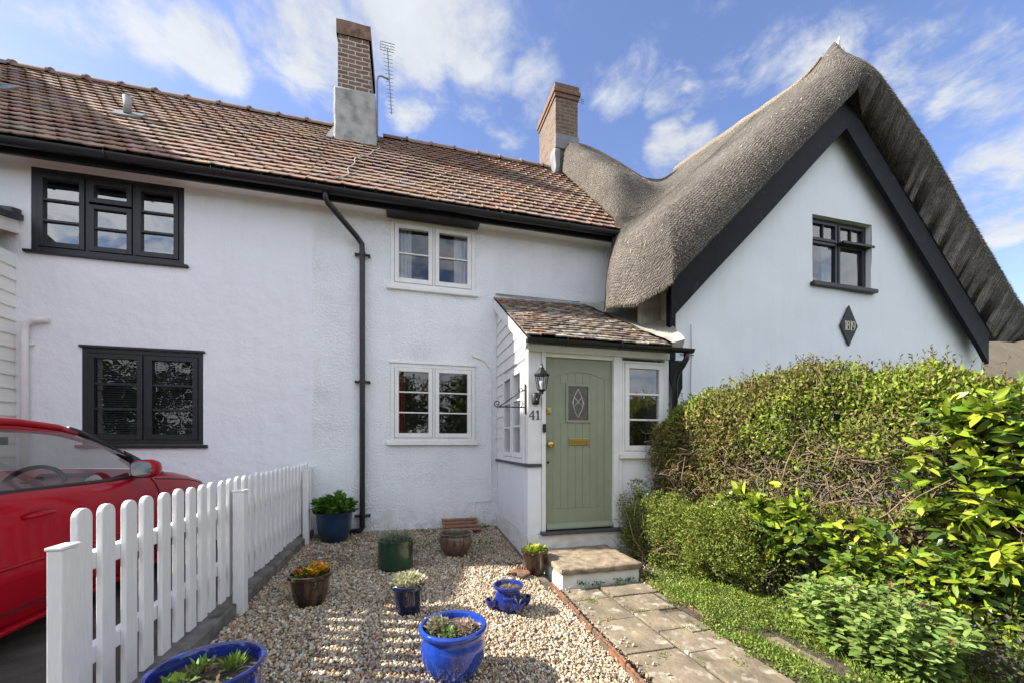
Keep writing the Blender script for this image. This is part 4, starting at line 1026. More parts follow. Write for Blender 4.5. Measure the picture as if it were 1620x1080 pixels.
def zmain(X, Y):
    zr = float(np.interp(X, [3.0,3.45,3.8,4.6,5.3,7,10], [8.0,7.98,7.92,7.68,7.50,7.45,7.4])); d = abs(Y-8.1)
    z = zr-.98*max(0, d-.15)-.12*min(d, .15)/.15*.5
    if Y < 5.75: z -= 1.6*(5.75-Y)**1.15*1.35
    return z
def smax(a, b, k): h = max(k-abs(a-b), 0)/k; return max(a, b)+h*h*h*k/6
Tk = .80
def ztop(X, Y): return smax(zwing(X, Y), zmain(X, Y), .55)
def edge(e, R):
    if e >= R: return 0
    q = 1-e/R; return 1-math.sqrt(max(0, 1-q**2.3))
NXg, NYg = 150, 150
ts = np.linspace(0, 1, NXg); ys = YF+(YB-YF)*np.linspace(0, 1, NYg)**1.5
Vt = np.zeros((NYg, NXg, 3)); Vb = np.zeros((NYg, NXg, 3))
for j, Y in enumerate(ys):
    xl = XL(Y)
    for i, t in enumerate(ts):
        t2 = .5-.5*math.cos(math.pi*t); t2 = .6*t+.4*t2
        X = xl+(XR2-xl)*t2; z = ztop(X, Y)
        T_ = Tk
        T_ = max(.40, min(1.3, zwing(X, 4.0)-max(3.03, 6.24-1.0*abs(X-GC))))
        if Y > 5.4 and X < 3.6: T_ = min(Tk, max(.2, z-(Y-.76)-.1)) 
        e1 = edge(Y-YF, .38); e2 = edge((X-xl), .34 if Y < 5.4 else .25); e3 = edge((XR2-X), .36)
        drop = min(1, max(e1, e2, e3))
        bz = z-T_
        k = .02*mnoise.noise((X*2.2, Y*2.2, z))+.008*mnoise.noise((X*9, Y*9, z*9))
        rw = max(0, min(1, (X-GC+.2)/.5)); fr_ = e1 >= max(e2, e3)-1e-6
        Vt[j, i] = (X, Y, z-T_*(.97-.50*rw*fr_)*drop+k); Vb[j, i] = (X, Y+max(0, 4.125-Y)*rw, bz)
idx = np.arange(NXg*NYg).reshape(NYg, NXg)
q = np.stack([idx[:-1,:-1], idx[:-1,1:], idx[1:,1:], idx[1:,:-1]], -1).reshape(-1,4); nV = NXg*NYg
qb = q[:, ::-1]+nV
def strip(a): return np.stack([a[:-1], a[1:], a[1:]+nV, a[:-1]+nV], -1)
sides = np.concatenate([strip(idx[0,::-1]), strip(idx[-1]), strip(idx[:,0]), strip(idx[::-1,-1])])
arc_ = np.concatenate([np.zeros((NYg,1)), np.cumsum(np.linalg.norm(np.diff(Vt, axis=1), axis=2), axis=1)], 1)
uvv = np.zeros((NYg, NXg, 3)); wmix = 0
ysl = np.concatenate([np.zeros((1,NXg)), np.cumsum(np.linalg.norm(np.diff(Vt, axis=0), axis=2), axis=0)], 0)
uvv[..., 0] = ysl; uvv[..., 1] = arc_
thm = np_mesh('thatch', np.concatenate([Vt.reshape(-1,3), Vb.reshape(-1,3)]), np.concatenate([q, qb, sides]), M_thatch, tc_, smooth=True, col=np.concatenate([uvv.reshape(-1,3)]*2))
# bristling straw ends on the verge and eaves (cut ends of the reed)
P = []; Dv = []
def putstraw(X, Y, z, d): P.append((X, Y, z)); Dv.append(d)
for _ in range(20000):
    i = random.randrange(2, NXg-2); j = random.choice((0,0,1,1,2,2,3,4,5,6,7,8)); f = random.random()
    a = Vt[j, i]*(1-f)+Vt[j+1, i+1]*f
    s = 1 if a[0] > GC else -1
    # on the gable face straws lie down the slope with ends turning out
    if s < 0 and random.random() < .75: continue
    putstraw(*a, (s*.55+random.gauss(0,.25), -.35+random.gauss(0,.25), -.6+random.gauss(0,.25)))
for _ in range(2500):
    j = random.randrange(0, 70); a = Vt[j, random.choice((0,0,1,2))]; putstraw(a[0], a[1], a[2]-random.random()*.02, (-.1+random.gauss(0,.2), random.gauss(0,.3), -.8))
P = np.array(P); Dv = np.array(Dv); n = len(P)
c = pal([(.28,.245,.20),(.34,.30,.24),(.20,.175,.14),(.16,.14,.115)], n, .2)
sv, sf, sc_ = leaves(P-norm(Dv)*.02, Dv, RNG.normal(size=(n,3)), RNG.uniform(.03,.075,n), np.full(n,.0045), c)
np_mesh('straw_ends', sv, sf, M_straw, tc_, col=sc_)
# loose pale straws caught in the netting
P = []; Dv = []
for _ in range(420):
    j = random.randrange(12, 110); i = random.randrange(4, 74); a = Vt[j, i]; b = Vt[j+1, i]-Vt[j-1, i]; c_ = Vt[j, i+1]-Vt[j, i-1]
    P.append(a+np.array((-.012,0,.012))); u = random.gauss(0, .6); Dv.append(-(c_/np.linalg.norm(c_))*1+(b/np.linalg.norm(b))*u)
P = np.array(P); Dv = np.array(Dv); n = len(P)
sv, sf, sc_ = leaves(P, Dv, np.tile((-.7,-.1,.7),(n,1)), RNG.uniform(.04,.16,n), np.full(n,.006), pal([(.42,.36,.27),(.50,.45,.36)], n, .15))
np_mesh('loose_straw', sv, sf, M_straw, tc_, col=sc_)
# pale ridge roll and swept finial over the gable
g = G(); pts = []; rr = []
for j in range(0, 100, 3):
    Y = ys[j]
    if Y < 4.42: continue
    pts.append((GC-.02, Y, ztop(GC, Y)+.005)); rr.append((.10+.02*mnoise.noise((0, Y*3, 0)))*min(1, .12+max(0, Y-4.42)*.9))
rr[-1] = .02; g.tube(pts, rr, 12)
g.build('ridge_roll', thatchmat('ridge_thatch', (.26,.21,.15), (.34,.29,.22)), tc_, smooth=True)
g = G(); g.add([(GC+.055+.075*math.cos(i*1.05),YF+.42+.065*math.sin(i*1.05),7.0) for i in range(6)]+[(GC+.11,YF+.40,7.27)], [(i,(i+1)%6,6) for i in range(6)]); g.build('finial_tip', mat('pale_tip', (.62,.58,.5), .9), tc_)
pts = [(x, 8.1, zmain(x, 8.1)+.02) for x in np.linspace(3.5, 5.6, 14)]
g = G(); g.tube(pts, [.10*min(1, .3+i*.2, .12+(13-i)*.14) for i in range(14)], 12); g.build('main_ridge', MATS['ridge_thatch'], tc_, smooth=True)
g = G(); rough(g, 2.98, 3.10, 7.66, 7.95, 6.95, 7.50, .03, 8); g.build('ridge_mortar', M_lead, tc_, auto=60)
# brick chimney by the ridge
B2 = brickmat('old_brick', (.105,.066,.046), (.19,.122,.085), (.21,.18,.145), .22, .075, .012)
g = G(); g.box(3.02, 3.52, 7.72, 8.75, 6.8, 8.58); ch2 = g.build('chimney', B2, tc_, bevel=.006)
g = G(); g.box(2.995, 3.545, 7.695, 8.775, 8.582, 8.66); g.box(2.97, 3.57, 7.67, 8.80, 8.662, 8.74); g.box(2.995, 3.545, 7.69, 8.78, 8.742, 8.86)
g.build('corbel', brickmat('cap_old_brick', (.17,.085,.055), (.23,.115,.075), (.15,.12,.10)), ch2, bevel=.008)
g = G(); g.box(3.0, 3.535, 7.68, 7.72, 7.5, 7.80); g.build('chimney_apron', M_lead, ch2, bevel=.01)
for z in (8.93, 8.98, 9.03): pass
g = G()
for z in (8.60, 8.64, 8.68): g.tube([(3.56,7.75,z),(3.68,7.75,z)], .005, 5)
g.tube([(3.63,7.75,8.57),(3.63,7.75,8.71)], .005, 5); g.build('aerial_bracket', M_alu, ch2)
# dark corner under the eaves: timber post, grey infill, bracket to the porch
g = G(); g.box(3.22, 3.30, GY-.02, GY+.06, 2.45, 3.3); g.build('corner_post', M_timber, tc_)
g = G(); g.quad((3.27,GY+.06,2.4),(3.27,5.7,2.9),(3.27,5.7,4.2),(3.27,GY+.06,3.3)); g.box(2.98,3.26,GY+.25,GY+.33,2.75,3.35); g.build('eaves_infill', M_chimr, tc_)
g = G(); g.prism([(3.215,GY-.022,2.44),(3.40,GY-.022,2.44),(3.40,GY-.022,2.10),(3.33,GY-.022,1.95),(3.30,GY-.022,1.95),(3.215,GY-.022,2.2)], (0,.018,0)); g.build('dark_patch', M_timber, tc_)  # flat dark patch on the gable corner below the post
# wire stapled to the wall
g = G(); g.tube([(3.52,GY-.03,2.9),(3.525,GY-.03,2.5),(3.51,GY-.03,2.1),(3.515,GY-.03,1.4)], .005, 5); g.tube([(3.36,GY-.03,2.52),(3.56,GY-.03,2.52)], .008, 5); g.build('cable', M_alu, tc_)

# ================================================================ far thatched cottage at the right edge
fc = thing('thatched_cottage', 'distant thatched cottage peeking out behind the gable at the right edge', 'cottage', (18, 9.5, 0))
g = G(); n = 30; vs = []
for j in range(13):
    v = j/12
    for i in range(n+1):
        X = 13.4+9*i/n; s = v*3.9; e = (1-min(1, i/7))**2*1.3
        z = 3.2+s*1.02-.25*v*v-e*v*1.3; vs.append((X+e*.3, 7.6+s*.75, z+.03*mnoise.noise((X*2, s*2, 0))))
fs = [(j*(n+1)+i, j*(n+1)+i+1, (j+1)*(n+1)+i+1, (j+1)*(n+1)+i) for j in range(12) for i in range(n)]
b = len(vs); g.add(vs, fs)
g.add([(v[0], v[1]+.05, v[2]-.32) for v in vs], [f[::-1] for f in fs]); 
g.add([vs[i] for i in range(n+1)]+[(vs[i][0], vs[i][1]+.05, vs[i][2]-.32) for i in range(n+1)], [(i+1, i, n+1+i, n+2+i) for i in range(n)])
L = [vs[j*(n+1)] for j in range(13)]; g.add(L+[(p[0]+.1, p[1]+.05, p[2]-.32) for p in L], [(j, j+1, 14+j, 13+j) for j in range(12)])
g.build('thatch', M_thatch2, fc, smooth=True)
g = G(); g.box(14.0, 22, 8.0, 8.3, -.05, 3.2); g.box(14.0,14.3,8.3,10,-.05,3.6); g.build('wall', M_wallT, fc)
g = G(); g.box(15.2, 16.2, 7.96, 7.999, 1.1, 2.0); g.build('window', M_black, fc)
# ================================================================ picket fence
fn = thing('picket_fence', 'white round-topped picket fence on a low concrete kerb beside the red car', 'fence', (-1.21, 3.5, .28))
FXp = -1.20
g = G(); w2 = .040; z0, z1 = .325, 1.15
pts = [(-w2, z0), (w2, z0)]+[(w2*math.cos(math.pi*i/12), z1-w2+w2*math.sin(math.pi*i/12)) for i in range(13)]
pts = pts[:-1]+[(-w2, z1-w2)]
g.prism([(FXp-.011, 1.905+a, z) for a, z in pts], (.022, 0, 0))
pk = g.build('picket', M_fencew, fn, bevel=.004)
y = 1.905; n = 0
while y < 5.58:
    y += .1335; n += 1
    if abs(y-3.24) < .055: pass
    c = pk.copy(); COL.objects.link(c); c.parent = fn; c.location = (random.uniform(-.003,.003), y-1.905+random.uniform(-.006,.006), random.uniform(-.008,.008)+.02*(y-1.9)/3.7*0)
    c.rotation_euler = (0, 0, 0)
    if y > 5.50: break
for z in (.545, .925):
    g = G(); g.box(FXp-.055, FXp-.0115, 1.87, 5.68, z-.035, z+.035); g.build('rail', M_fencew, fn, bevel=.004)
for (x0, x1, ya, yb, za, zb, slant) in ((-1.178,-1.136,1.715,1.795,.05,1.03,0), (-1.165,-1.095,3.19,3.27,.10,1.055,0), (-1.165,-1.10,5.16,5.23,.10,1.06,0), (-1.24,-1.17,5.62,5.70,.15,1.08,0)):
    g = G(); g.prism([(x0,ya,za),(x1,ya,za),(x1,yb,za),(x0,yb,za)], (0,0,zb-za)); g.prism([(x0-.004,ya-.004,zb+.001),(x1+.004,ya-.004,zb+.001),(x1+.004,yb+.004,zb+.001),(x0-.004,yb+.004,zb+.001)], (0,0,.012))
    g.build('post', M_fencew, fn, bevel=.004)

# ================================================================ red car
car = thing('parked_car', 'glossy red hatchback parked facing the house behind the white picket fence', 'car', (-2.92, 3.2, .195))
M_red = mat('car_paint', (.33,.0035,.013), .4, coat=.35, spec=.08)
M_dark = mat('car_trim', (.012,.012,.013), .5)
M_rub = mat('tyre_rubber', (.018,.018,.018), .85, bump=.2, bscale=60)
M_inn = mat('car_interior', (.05,.055,.06), .8); M_seat = mat('seat_cloth', (.075,.08,.09), .9, bump=.3, bscale=90)
CXc = -2.92
ST = [ # Y, half width, sill z, shoulder z, centre z
 (1.12,.50,.60,.92,.97),(1.16,.66,.48,1.0,1.04),(1.30,.775,.43,1.075,1.10),(1.62,.825,.41,1.11,1.14),(2.1,.845,.40,1.12,1.13),(2.7,.85,.395,1.125,1.13),(3.3,.85,.395,1.12,1.13),(3.8,.85,.395,1.115,1.14),
 (4.15,.845,.40,1.105,1.175),(4.5,.83,.41,1.065,1.15),(4.85,.80,.42,1.0,1.095),(5.08,.735,.43,.93,1.02),(5.22,.63,.45,.84,.92),(5.29,.48,.50,.74,.80)]
def interp_st(Y):
    a = np.array(ST); return [float(np.interp(Y, a[:,0], a[:,k])) for k in range(1,5)]
g = G(); Ys = []
for a, b in zip(ST[:-1], ST[1:]):
    for i in range(4): Ys.append(a[0]+(b[0]-a[0])*i/4)
Ys.append(ST[-1][0]); vs = []
def section(Y):
    w_, zs, zb, zc = interp_st(Y); H = zb-zs
    half = [(0, zs-.02), (w_*.85, zs-.02), (w_-.045, zs+.0), (w_-.025, zs+.05), (w_-.012, zs+.12), (w_+.0, zs+.24), (w_+.006, zs+.30), (w_-.004, zs+.32), (w_+.002, zs+.42), (w_-.004, zs+H*.80), (w_-.02, zs+H*.92), (w_-.045, zb-.012), (w_-.075, zb), (w_-.16, zb+(zc-zb)*.45), (w_*.5, zb+(zc-zb)*.85), (0, zc)]
    return [(x, z) for x, z in half]+[(-x, z) for x, z in half[-2:0:-1]]
for Y in Ys:
    for x, z in section(Y): vs.append((CXc+x, Y, z))
K = len(section(2.0))
g.add(vs, [(j*K+i, j*K+(i+1) % K, (j+1)*K+(i+1) % K, (j+1)*K+i) for j in range(len(Ys)-1) for i in range(K)]+[tuple(range(K)), tuple(range((len(Ys)-1)*K, len(Ys)*K))[::-1]])
bo = g.build('body', M_red, car, auto=50)
# door panel seams, handle
def side_x(Y, z):
    s = section(Y)[:13]; return CXc+float(np.interp(z, [p[1] for p in s[2:13]], [p[0] for p in s[2:13]]))
def seam(pts, r=.004):
    a_ = np.array(pts); u_ = np.linspace(0, len(pts)-1, 18); pts = [(float(np.interp(q, range(len(a_)), a_[:,0])), float(np.interp(q, range(len(a_)), a_[:,1]))) for q in u_]; g = G(); g.tube([(side_x(y, z)+.002, y, z) for y, z in pts], r*1.4, 5); return g
g = seam([(3.86,1.10),(3.90,1.0),(3.92,.85),(3.90,.65),(3.86,.48)]); g.build('door_seam', M_dark, bo)
g = seam([(2.26,1.11),(2.27,.9),(2.24,.6),(2.20,.48)]); g.build('door_seam', M_dark, bo)
g = seam([(2.20,.475),(3.0,.47),(3.86,.475)]); g.build('door_seam', M_dark, bo)
g = seam([(3.92,1.09),(4.15,1.07),(4.5,1.03),(4.8,.975)], .004); g.build('bonnet_seam', M_dark, bo)
g = G(); hy = 2.72; g.tube([(side_x(hy,.985)-.004,hy-.10,.975),(side_x(hy,.985)+.028,hy-.07,.985),(side_x(hy,.985)+.032,hy,.99),(side_x(hy,.985)+.028,hy+.07,.988),(side_x(hy,.985)-.004,hy+.10,.98)], [.012,.014,.016,.014,.012], 10); g.build('door_handle', M_red, bo, smooth=True)
g = G(); g.tube([(side_x(y,.72)+.004, y, .715+.002*y) for y in np.linspace(1.4,4.7,20)], .010, 6); g.build('rubbing_strip', M_red, bo, smooth=True)
g = G(); g.prism([(CXc-.84,1.5,.36),(CXc+.845,1.5,.36),(CXc+.845,4.9,.36),(CXc-.84,4.9,.36)], (0,0,.03)); g.build('sill_skirt', M_red, bo, bevel=.01)
# greenhouse: roof skin, pillars, glass
WB, WT = .775, .60
def ghx(Y, f): # half width at height fraction f along the cabin
    b = float(np.interp(Y, [1.45,2.0,3.4,4.3], [.66,.76,.775,.70])); t = float(np.interp(Y, [1.45,2.0,3.4,4.3], [.56,.60,.60,.56])); return b+(t-b)*f
LINE = [(1.45,1.12),(1.62,1.27),(1.85,1.42),(2.1,1.505),(2.5,1.545),(2.9,1.548),(3.2,1.525),(3.42,1.475),(3.7,1.37),(4.0,1.245),(4.27,1.145)]
LY = np.array([p[0] for p in LINE]); LZ = np.array([p[1] for p in LINE])
def roofz(Y): return float(np.interp(Y, LY, LZ))
g = G(); vs = []; ys_r = np.linspace(2.0, 3.40, 18); nx = 12
for Y in ys_r:
    for i in range(nx+1):
        u = -1+2*i/nx; x = u*(ghx(Y, 1)+.035); z = roofz(Y)+.028*(1-u*u)-.05*abs(u)**6
        vs.append((CXc+x, Y, z))
g.add(vs, [(j*(nx+1)+i, j*(nx+1)+i+1, (j+1)*(nx+1)+i+1, (j+1)*(nx+1)+i) for j in range(17) for i in range(nx)])
rf = g.build('car_roof', M_red, car, smooth=True)
so = rf.modifiers.new('thick', 'SOLIDIFY'); so.thickness = .03
for s in (-1, 1):
    g = G(); pts = [(CXc+s*(ghx(Y,1)+.012), Y, roofz(Y)-.018) for Y in np.linspace(2.0,3.35,10)]; g.tube(pts, .022, 8); g.build('roof_rail', M_red, car, smooth=True)
    g = G(); pts = [(CXc+s*(ghx(Y,.97 if Y < 3.5 else .97-(Y-3.5)*.3)+.004), Y, roofz(Y)-.006) for Y in np.linspace(3.30,4.25,10)]; g.tube(pts, .024, 8); g.build('windscreen_pillar', M_dark, car, smooth=True)
    g = G(); pts = [(CXc+s*(ghx(Y,.9)+.0), Y, roofz(Y)-.01) for Y in np.linspace(1.5,2.05,8)]; g.tube(pts, .05, 8); g.build('rear_pillar', M_red, car, smooth=True)
    # side glass: quarter light + door glass, black surround
    g = G(); top = [(Y, roofz(Y)-.045) for Y in np.linspace(2.05,3.80,16)]
    vs = []; 
    for Y, z in top:
        zb = 1.118; f = (z-1.12)/.42
        vs += [(CXc+s*(ghx(Y,0)+.004), Y, zb), (CXc+s*(ghx(Y,.5*f)+.004+.012), Y, (zb+z)/2), (CXc+s*(ghx(Y,f)+.004), Y, max(z, zb+.01))]
    g.add(vs, [(3*i+k, 3*i+3+k, 3*i+4+k, 3*i+1+k) for i in range(15) for k in range(2)])
    g.build('side_window', M_carg, car, smooth=True)
    g = G(); g.tube([(CXc+s*(ghx(Y,0)+.012), Y, 1.122) for Y in np.linspace(1.7,4.2,20)], .014, 6); g.tube([(CXc+s*(ghx(2.5,f)+.010), 2.52+.0*f, 1.12+.40*f) for f in (0,.25,.5,.75,1)], .024, 6)
    g.tube([(CXc+s*(ghx(3.8,0)+.010),3.86,1.12),(CXc+s*(ghx(3.6,.3)+.012),3.74,1.30)], .018, 6)
    g.prism([(CXc+s*(ghx(3.8,0)+.014),3.78,1.125),(CXc+s*(ghx(3.8,0)+.006),4.18,1.13),(CXc+s*(ghx(3.9,.25)+.008),3.80,1.31),(CXc+s*(ghx(3.7,.35)+.012),3.72,1.335)], (-s*.012,0,0))
    g.build('window_trim', M_dark, car, auto=40)
    # mirror
    mx0 = CXc+s*.92; g = G(); vs = []
    for k, (dy, r) in enumerate(((-.075,.0),(-.074,.82),(-.06,.98),(0,1.0),(.05,.85),(.085,.5),(.10,0))):
        for i in range(14):
            a = 2*math.pi*i/14; vs.append((mx0+s*.088*r*math.copysign(abs(math.cos(a))**.7, math.cos(a)), 3.60+dy, 1.195+.075*r*math.copysign(abs(math.sin(a))**.7, math.sin(a))))
    g.add(vs, [(k*14+i, k*14+(i+1)%14, (k+1)*14+(i+1)%14, (k+1)*14+i) for k in range(6) for i in range(14)])
    mr_ = g.build('mirror', M_red, car, smooth=True)
    g = G(); vs = [(mx0+s*.07*math.copysign(abs(math.cos(a))**.7, math.cos(a)), 3.52, 1.195+.062*math.copysign(abs(math.sin(a))**.7, math.sin(a))) for a in [2*math.pi*i/18 for i in range(18)]]
    g.prism(vs, (0,.008,0)); g.build('mirror_glass', mat('mirror_glass', (.75,.78,.8), .03, metal=1), mr_)
    g = G(); g.tube([(CXc+s*.77,3.72,1.15),(mx0-s*.05,3.63,1.165)], .028, 8); g.build('mirror_arm', M_dark, mr_)
    # wheels
    for wy in (1.85, 4.42):
        wx = CXc+s*.77; g = G()
        pr = [(.19,-.09),(.27,-.10),(.30,-.085),(.312,-.05),(.312,.05),(.30,.085),(.27,.10),(.19,.09)]
        vs = [(wx+a*s, wy+r*math.cos(2*math.pi*i/28), .51+r*math.sin(2*math.pi*i/28)) for r, a in pr for i in range(28)]
        g.add(vs, [(k*28+i, k*28+(i+1)%28, (k+1)*28+(i+1)%28, (k+1)*28+i) for k in range(7) for i in range(28)]); wh = g.build('wheel', M_rub, car, auto=40)
        g = G(); 
        for k in range(7):
            a = 2*math.pi*k/7; g.bar((wx+s*.06, wy, .51), (wx+s*.075, wy+.195*math.cos(a), .51+.195*math.sin(a)), .05, .02, (1,0,0))
        g.tube([(wx+s*.06, wy+.195*math.cos(2*math.pi*i/24), .51+.195*math.sin(2*math.pi*i/24)) for i in range(25)], .018, 8); g.tube([(wx+s*.05,wy,.51),(wx+s*.09,wy,.51)], .04, 14)
        g.build('rim', mat('alloy', (.45,.46,.47), .3, metal=.9), wh)
        g = G(); vs = []
        for i in range(21):
            a = math.pi*i/20; vs.append((CXc+s*.845, wy+.345*math.cos(a), .50+.345*math.sin(a)))
        sgn_ = [(v[0]+s*.012, v[1], v[2]) for v in vs]; g.prism(sgn_+[(CXc+s*.857, wy-.345, .41), (CXc+s*.857, wy+.345, .41)], (-s*.02,0,0)); g.build('wheel_arch', M_dark, car)
# windscreen and rear glass
for (ya, yb, nm) in ((3.40, 4.25, 'windscreen'), (1.50, 2.02, 'rear_window')):
    g = G(); vs = []
    for Y in np.linspace(ya, yb, 8):
        f = (roofz(Y)-1.12)/.42
        for i in range(11):
            u = -1+.2*i; vs.append((CXc+u*ghx(Y, max(0, f)), Y+(.10 if ya > 3 else -.08)*(1-u*u), roofz(Y)+.015*(1-u*u)))
    g.add(vs, [(j*11+i, j*11+i+1, (j+1)*11+i+1, (j+1)*11+i) for j in range(7) for i in range(10)]); g.build(nm, M_carg, car, smooth=True)
# headlights
for s in (-1, 1):
    g = G(); vs = []
    for j in range(6):
        for i in range(7):
            a = i/6; b = j/5; Y = 4.80+.40*a; w_, zs, zb, zc = interp_st(Y); x = w_-.035+.02-(b-.5)*.03-.10*b*b; z = zb-.0-.15*(1-b)+.045*b; vs.append((CXc+s*x, Y+.03*math.sin(b*3), z))
    g.add(vs, [(j*7+i, j*7+i+1, (j+1)*7+i+1, (j+1)*7+i) for j in range(5) for i in range(6)]); o = g.build('headlight', mat('lamp_lens', (.72,.72,.68), .12, coat=.6), car, smooth=True)
    q = o.modifiers.new('thick', 'SOLIDIFY'); q.thickness = .02
# cabin: seats, dashboard, wheel, visor and mirror
for x in (-.36, .36):
    g = G(); rough(g, CXc+x-.24, CXc+x+.24, 2.45, 2.98, .62, .80, .01, 8, 5); se = g.build('seat', M_seat, car, auto=50, bevel=.02)
    g = G(); g.prism([(CXc+x-.23,2.42,.80),(CXc+x-.23,2.56,.80),(CXc+x-.23,2.36,1.30),(CXc+x-.23,2.25,1.28)], (.46,0,0)); g.box(CXc+x-.13,CXc+x+.13,2.20,2.29,1.31,1.46); g.build('backrest', M_seat, se, bevel=.04)
g = G(); g.prism([(CXc-.72,3.55,.70),(CXc-.72,3.50,1.02),(CXc-.72,3.62,1.10),(CXc-.72,4.2,1.13),(CXc-.72,4.2,.7)], (1.44,0,0)); g.prism([(CXc+.18,3.46,1.04),(CXc+.18,3.66,1.17),(CXc+.18,3.80,1.10),(CXc+.18,3.5,1.0)],(.36,0,0)); g.build('dashboard', M_inn, car, bevel=.03)
sw = [(CXc+.36+.185*math.cos(2*math.pi*i/28), 3.36+.185*.42*math.sin(2*math.pi*i/28), 1.06+.185*.9*math.sin(2*math.pi*i/28)) for i in range(29)]
g = G(); g.tube(sw, .016, 8); g.tube([(CXc+.36,3.38,1.05),(CXc+.36,3.55,.98)], .03, 8); g.bar((CXc+.18,3.36,1.06),(CXc+.54,3.36,1.06), .05, .02); g.bar((CXc+.36,3.36,1.06),(CXc+.36,3.29,.90), .04, .02); g.build('steering_wheel', M_inn, car, smooth=True)
g = G(); g.box(CXc-.72,CXc+.72,1.7,4.0,.50,.55); g.build('cabin_floor', M_inn, car)
g = G(); g.box(CXc-.11,CXc+.11,3.50,3.53,1.385,1.445); g.tube([(CXc,3.52,1.44),(CXc,3.50,1.50)], .01, 6); g.build('rear_view_mirror', M_dark, car, bevel=.01)
g = G(); g.box(CXc-.70,CXc+.70,2.30,2.34,1.44,1.47); g.build('headlining', mat('headlining', (.35,.34,.32), .9), car)

for o in list(COL.objects):
    if o.parent is car: o.location.y += .25
# ================================================================ plant pots
def place(px, py, rb):
    p = pix2g(px, py); d = Vector((p.x, p.y, 0)).normalized(); c = p+d*rb; c.z = gz(c.x, c.y)-.006; return c
def glaze(name, base, rough=.12, dirt=None, **k): return mat(name, base, rough, coat=.5, var=.22, vscale=9, dirt=dirt, dscale=6, bump2=.15, b2scale=6, **k)
M_navy = glaze('navy_glaze', (.006,.011,.042), .18); M_blue = glaze('blue_glaze', (.010,.045,.30), .1, dirt=(.006,.012,.07), dlo=.58, dhi=.72, stretch=(3,3,.7)); M_cob = glaze('cobalt_glaze', (.010,.022,.17), .1)
M_gnp = glaze('green_glaze', (.012,.045,.022), .2); M_brn = glaze('brown_glaze', (.03,.016,.010), .22, dirt=(.10,.055,.035), stretch=(4,4,.5), dlo=.5, dhi=.65)
M_mott = glaze('mottled_glaze', (.13,.085,.055), .35, dirt=(.05,.025,.018), stretch=(5,5,.6), dlo=.45, dhi=.62); M_teal = glaze('slate_blue_glaze', (.010,.035,.075), .3)
def pot(label, c, prof, m, rib=0, ribn=0, soil=.04, n=40):
    t = thing('plant_pot', label, 'plant pot', c, 'potted plants on the gravel')
    ro, h = prof[-1]; inner = [(ro-.018, h+.002), (ro-.024, h-.01), (ro-.03, h-soil-.02)]
    g = G(); g.lathe([(0,.0)]+prof+[(ro-.006,h+.004)]+inner, c, n, rib, ribn); g.build('pot', m, t, auto=50)
    g = G(); k = 20; vs = [(c[0], c[1], c[2]+h-soil+.01)]; 
    for j in (1, 2, 3):
        for i in range(k):
            a = 2*math.pi*i/k; r = (ro-.026)*j/3; vs.append((c[0]+r*math.cos(a), c[1]+r*math.sin(a), c[2]+h-soil+.012*mnoise.noise((r*20, a*3, h))))
    fs = [(0, 1+i, 1+(i+1)%k) for i in range(k)]+[(1+j*k+i, 1+(j+1)*k+i, 1+(j+1)*k+(i+1)%k, 1+j*k+(i+1)%k) for j in range(2) for i in range(k)]
    g.add(vs, fs); g.build('soil', M_soil, t, smooth=True); return t, h-soil, ro
def tuft(t, name, n, r, h, L, W, cols, m=M_leaf, up=.6, rows=1, var=.18, z=0, curl=.15, ctr=(0,0)):
    c = t.location; a = RNG.uniform(0, 2*np.pi, n); q = np.sqrt(RNG.random(n)); rr = r*q
    zz = RNG.random(n)*h*(1-.45*q*q)
    P = np.stack([c.x+ctr[0]+rr*np.cos(a), c.y+ctr[1]+rr*np.sin(a), c.z+z+zz], 1)
    D = np.stack([np.cos(a)*(q*.9+.1), np.sin(a)*(q*.9+.1), np.full(n, up)], 1)+RNG.normal(0,.45,(n,3))
    Nn = np.stack([-np.cos(a)*.3, -np.sin(a)*.3, np.ones(n)], 1)+RNG.normal(0,.35,(n,3))
    V, Fc, C = leaves(P, D, Nn, RNG.uniform(.7,1.25,n)*L, RNG.uniform(.75,1.2,n)*W, pal(cols, n, var), rows=rows, curl=curl)
    return np_mesh(name, V, Fc, m, t, col=C, smooth=(rows == 2))
def stems(t, n, r, h, col=(.10,.13,.04)):
    g = G(); c = t.location
    for _ in range(n):
        a = random.uniform(0, 6.28); q = random.random()**.5*r; g.tube([(c.x+q*.5*math.cos(a), c.y+q*.5*math.sin(a), c.z+h[0]), (c.x+q*math.cos(a), c.y+q*math.sin(a), c.z+h[1])], .003, 4)
    return g.build('stem', mat('green_stem', (.09,.12,.04), .7), t)
# 1 tall slate-blue pot by the wall
c = place(529, 859, .14); t, z, ro = pot('slate blue fluted pot with lush green leaves against the white wall by the drainpipe', c, [(.125,0),(.15,.02),(.185,.14),(.20,.26),(.205,.355),(.215,.37)], M_teal, .006, 30, .03, 60)
tuft(t, 'leafy_plant', 300, .20, .20, .10, .075, [(.09,.20,.025),(.13,.27,.04),(.06,.14,.02)], up=.7, rows=2, z=z); stems(t, 26, .17, (z-.01, z+.16))
# 2 green ribbed pot
c = place(626, 904, .14); t, z, ro = pot('dark green ribbed pot of wispy grey lavender in the gravel', c, [(.15,0),(.165,.01)]+[(.168+.004*((i+0) % 2), .02+.0165*i) for i in range(16)]+[(.172,.285)], M_gnp, 0, 0, .03, 48)
tuft(t, 'lavender', 420, .15, .07, .085, .007, [(.20,.25,.15),(.15,.20,.11),(.26,.28,.19)], up=1.0, z=z)
